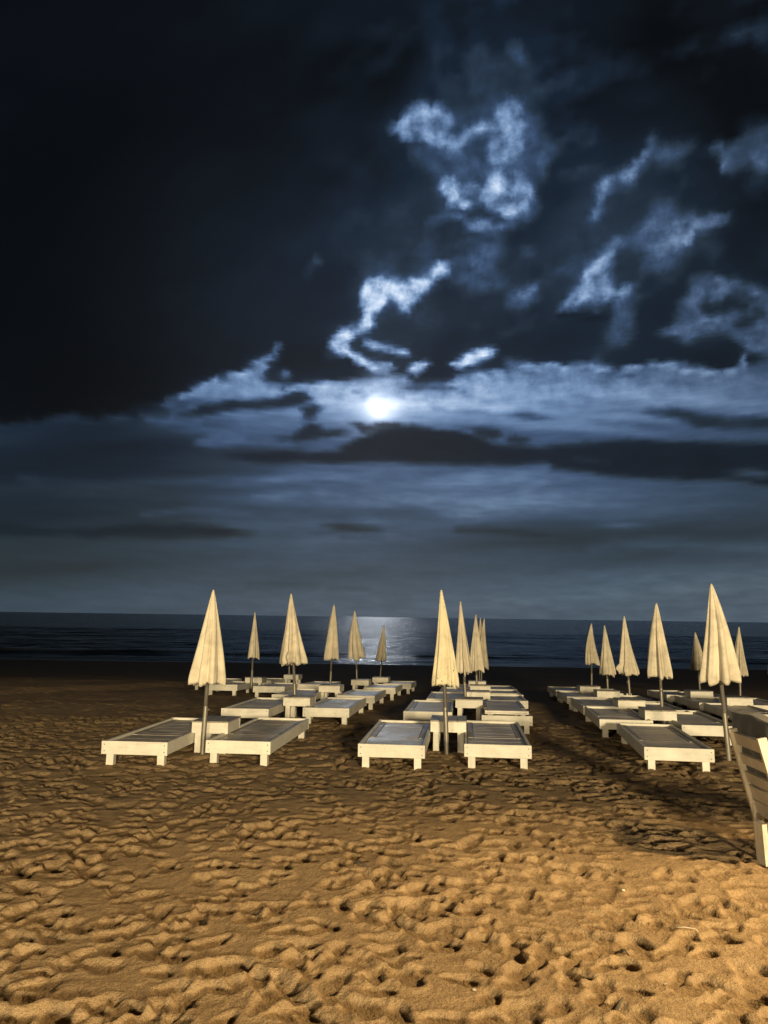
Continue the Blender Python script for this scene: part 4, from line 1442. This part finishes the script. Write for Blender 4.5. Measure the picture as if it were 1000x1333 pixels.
# ------------------------------------------------------------------ slatted chair and its cushion at the right edge
def build_chair():
    A = at_depth(953, 948, 5.5)
    C = at_depth(991, 1078, 5.5)
    B = at_depth(991, 961, 5.02)
    d = C - A
    D = B + d
    g = at(996, 1121)
    root = thing('slatted_chair', (C.x, C.y, 0))
    root_inv = Matrix.Translation(-root.location)

    def L(p):
        return root_inv @ Vector(p)
    acr = (B - A).normalized()
    down = d.normalized()
    nrm = acr.cross(down).normalized()           # across the back
    if nrm.x > 0:
        nrm = -nrm
    for P0, P1 in ((A, C), (B, D)):
        bm = bmesh.new()
        beam(bm, L(P0 - down * .0), L(P1 + down * .10), nrm, .058, .030)
        finish('back_post', bm, M['chair_post'], root)
    L0 = d.length
    wide = (B - A).length
    for k, (s0, s1) in enumerate(((.035, .155), (.245, .345), (.425, .53), (.56, .69), (.70, .84))):
        bm = bmesh.new()
        m = A + d * (s0 + s1) / 2
        beam(bm, L(m + acr * .017 + nrm * -.006), L(m + acr * (wide - .017) + nrm * -.006), down, (s1 - s0) * L0, .020)
        finish('back_slat', bm, M['chair'], root)
    # seat box reaching away to the right
    bm = bmesh.new()
    s0 = A + d * .78
    fx = Vector((1, .05, 0)).normalized()
    for i in range(6):
        p = Vector((s0.x + .06 + i * .095, s0.y, .30 - i * .004))
        beam(bm, L(p + acr * -.02), L(p + acr * (wide + .02)), fx, .085, .022)
    finish('seat', bm, M['chair'], root)
    for w in (0.012, wide - .012):
        bm = bmesh.new()
        p = Vector((s0.x - .02, s0.y, .25)) + acr * w
        beam(bm, L(p), L(p + fx * .66), (0, 0, 1), .09, .028)
        finish('side_rail', bm, M['chair'], root)
        bm = bmesh.new()
        f0 = p + fx * .60 + acr * (.03 if w > .1 else -.03)
        beam(bm, L(f0 + Vector((0, 0, .03))), L((f0.x, f0.y, -.08)), fx, .07, .03)
        finish('front_leg', bm, M['chair_post'], root)
    # stubby rear prop leg towards the viewer
    bm = bmesh.new()
    top = B + d * .62
    beam(bm, L(Vector((g.x + .005, g.y + .02, -.08))), L(Vector((g.x - .005, g.y + .03, .225))), (-.12, 1, 0), .085, .034)
    finish('rear_leg', bm, M['chair_post'], root)
    bm = bmesh.new()
    beam(bm, L(Vector((g.x + .0, g.y + .052, .16))), L(Vector((C.x - .03, C.y - .03, .16))), (0, 0, 1), .11, .024)
    finish('rear_rail', bm, M['chair'], root)
    tag(root, 'pale wooden slatted armchair seen from behind at the right picture edge', 'chair')
    # cushion: soft slab leaning on the inside of the back
    bm = bmesh.new()
    bmesh.ops.create_grid(bm, x_segments=1, y_segments=1, size=1)
    bm.clear()
    bmesh.ops.create_cube(bm, size=2.0)
    bmesh.ops.subdivide_edges(bm, edges=bm.edges[:], cuts=15, use_grid_fill=True)
    ctr = A + acr * (wide / 2 - .07) + d * .28 - nrm * .105
    hx, hy, hz = wide / 2 + .10, .285, .085
    rs = random.Random(5)
    for v in bm.verts:
        x, y, z = v.co
        pin = (1 - abs(x) ** 3.2) * (1 - abs(y) ** 3.2)
        th_ = .34 + .66 * max(0, pin) ** .55
        rx = 1 - .07 * (abs(y) ** 3) + .015 * math.sin(7 * y)
        ry = 1 - .06 * (abs(x) ** 3) + .02 * math.sin(5 * x + 1)
        wr = .008 * math.sin(11 * x + 3 * y) * pin + .006 * math.sin(17 * y - 6 * x) * pin
        v.co = acr * (x * hx * rx) + down * (y * hy * ry) + nrm * (z * hz * th_ + wr)
    cu = finish('back_cushion', bm, M['cushion'], None, True)
    cu.location = ctr
    tag(cu, 'charcoal grey back cushion leaning inside the slatted chair, its top above the slats', 'cushion')


build_chair()
build_sand()


# ------------------------------------------------------------------ small finds on the sand
def sand_z(x, y):
    return T(y) + float(sand_offset(np.array([[x]]), np.array([[y]]))[0, 0])


def shell_mesh():
    bm = bmesh.new()
    ctr = bm.verts.new((0, -.9, .05))
    rows = []
    for j in range(1, 6):
        r = j / 5
        rows.append([bm.verts.new((math.sin(R(a)) * r * (1 + .05 * (i % 2)), -.9 + math.cos(R(a)) * r * 1.7 * (1 + .04 * (i % 2)), .42 * math.sin(math.pi * min(1, r * .5 + .18)) * math.cos(R(a) * .8) + .05 * (i % 2) * r - .1))
                     for i, a in enumerate(range(-62, 63, 12))])
    for i in range(len(rows[0]) - 1):
        bm.faces.new((ctr, rows[0][i + 1], rows[0][i]))
    for a, b in zip(rows, rows[1:]):
        for i in range(len(a) - 1):
            bm.faces.new((a[i], a[i + 1], b[i + 1], b[i]))
    r = bmesh.ops.solidify(bm, geom=bm.faces[:], thickness=.12)
    return bm


m_, nt_, b_ = new_mat('shell_white')
v_, _ = obj_coord(nt_)
nn = noise(nt_, v_, 3, 4)
nt_.links.new(ramp(nt_, nn.outputs['Fac'], [(.3, (.55, .47, .36)), (.6, (.78, .73, .64))]).outputs[0], b_.inputs['Base Color'])
b_.inputs['Roughness'].default_value = .5
M['shell'] = m_
m_, nt_, b_ = new_mat('dark_driftwood')
v_, _ = obj_coord(nt_)
nn = noise(nt_, v_, 40, 4)
nt_.links.new(ramp(nt_, nn.outputs['Fac'], [(.3, (.025, .02, .016)), (.7, (.09, .07, .05))]).outputs[0], b_.inputs['Base Color'])
b_.inputs['Roughness'].default_value = .85
M['twig'] = m_

SH = None
for (px, py, s, lab) in [
    (428, 1156, .013, 'white shell bit lying upper left of the dark twig'),
    (612, 1190, .012, 'white shell bit right of the picture middle, below the twig height'),
    (355, 1255, .012, 'white shell bit in a trodden pit at the lower left middle'),
    (296, 1078, .011, 'white shell bit on the left sand below the front sunbeds'),
    (617, 1289, .012, 'white shell bit low in the middle by a stubby curl of weed'),
    (845, 1197, .011, 'white shell bit up the bright sand below the chair shadow'),
    (866, 1276, .013, 'white shell bit in the brightest sand near the lower right corner'),
    (172, 994, .016, 'white shell bit beside the front leg of the outer left sunbed'),
    (60, 984, .018, 'white shell bit on the dark sand far left of the outer left sunbed'),
    (196, 998, .015, 'white shell bit between the two front legs of the outer left sunbed'),
    (812, 1160, .010, 'tiny white shell bit between the chair shadow and the brightest sand'),
]:
    p = at(px, py)
    if SH is None:
        o = finish('shell', shell_mesh(), M['shell'], None, True)
        SH = o
    else:
        o = SH.copy()
        COL.objects.link(o)
    o.location = (p.x, p.y, sand_z(p.x, p.y) + s * .25)
    o.scale = (s, s, s)
    o.rotation_euler = (random.uniform(-.4, .4), random.uniform(-.4, .4), random.uniform(0, 6.2))
    tag(o, lab, 'shell', 'white shell bits scattered on the sand')


def twig(name, pts, r0, mat, label, cat):
    bm = bmesh.new()
    rings = []
    P = []
    for px, py, dz in pts:
        g = at(px, py)
        P.append(Vector((g.x, g.y, sand_z(g.x, g.y) + dz)))
    o0 = P[0].copy()
    for k, p in enumerate(P):
        t = (P[min(k + 1, len(P) - 1)] - P[max(k - 1, 0)]).normalized()
        s = t.cross(Vector((0, 0, 1))).normalized()
        u = s.cross(t)
        rr = r0 * (1 - .6 * k / (len(P) - 1)) * random.uniform(.85, 1.15)
        rings.append([bm.verts.new(p - o0 + (s * math.cos(a) + u * math.sin(a)) * rr) for a in [i * math.pi / 4 for i in range(8)]])
    for a, b in zip(rings, rings[1:]):
        for i in range(8):
            bm.faces.new((a[i], a[(i + 1) % 8], b[(i + 1) % 8], b[i]))
    bm.faces.new(rings[0][::-1])
    bm.faces.new(rings[-1])
    o = finish(name, bm, mat, None, True)
    o.location = o0
    tag(o, label, cat)


twig('twig', [(461, 1126, .008), (467, 1127, .012), (474, 1130, .012), (481, 1132, .006)], .009, M['twig'], 'short dark twig lying on the trodden sand below the wet sunbed', 'twig')
twig('reed_stalk', [(880, 1211, .004), (892, 1213, .009), (906, 1216, .010), (920, 1221, .009), (933, 1228, .004)], .0026, M['chair'], 'thin curved reed stalk lying on the brightest sand', 'reed stalk')
twig('driftwood', [(800, 1312, .006), (805, 1307, .016), (811, 1303, .010)], .010, M['twig'], 'dark lump of driftwood at the bottom edge right of the middle', 'driftwood')
twig('seaweed', [(809, 1242, .004), (814, 1244, .010), (820, 1248, .006)], .006, M['twig'], 'small dark scrap of seaweed on the bright lower right sand', 'seaweed')
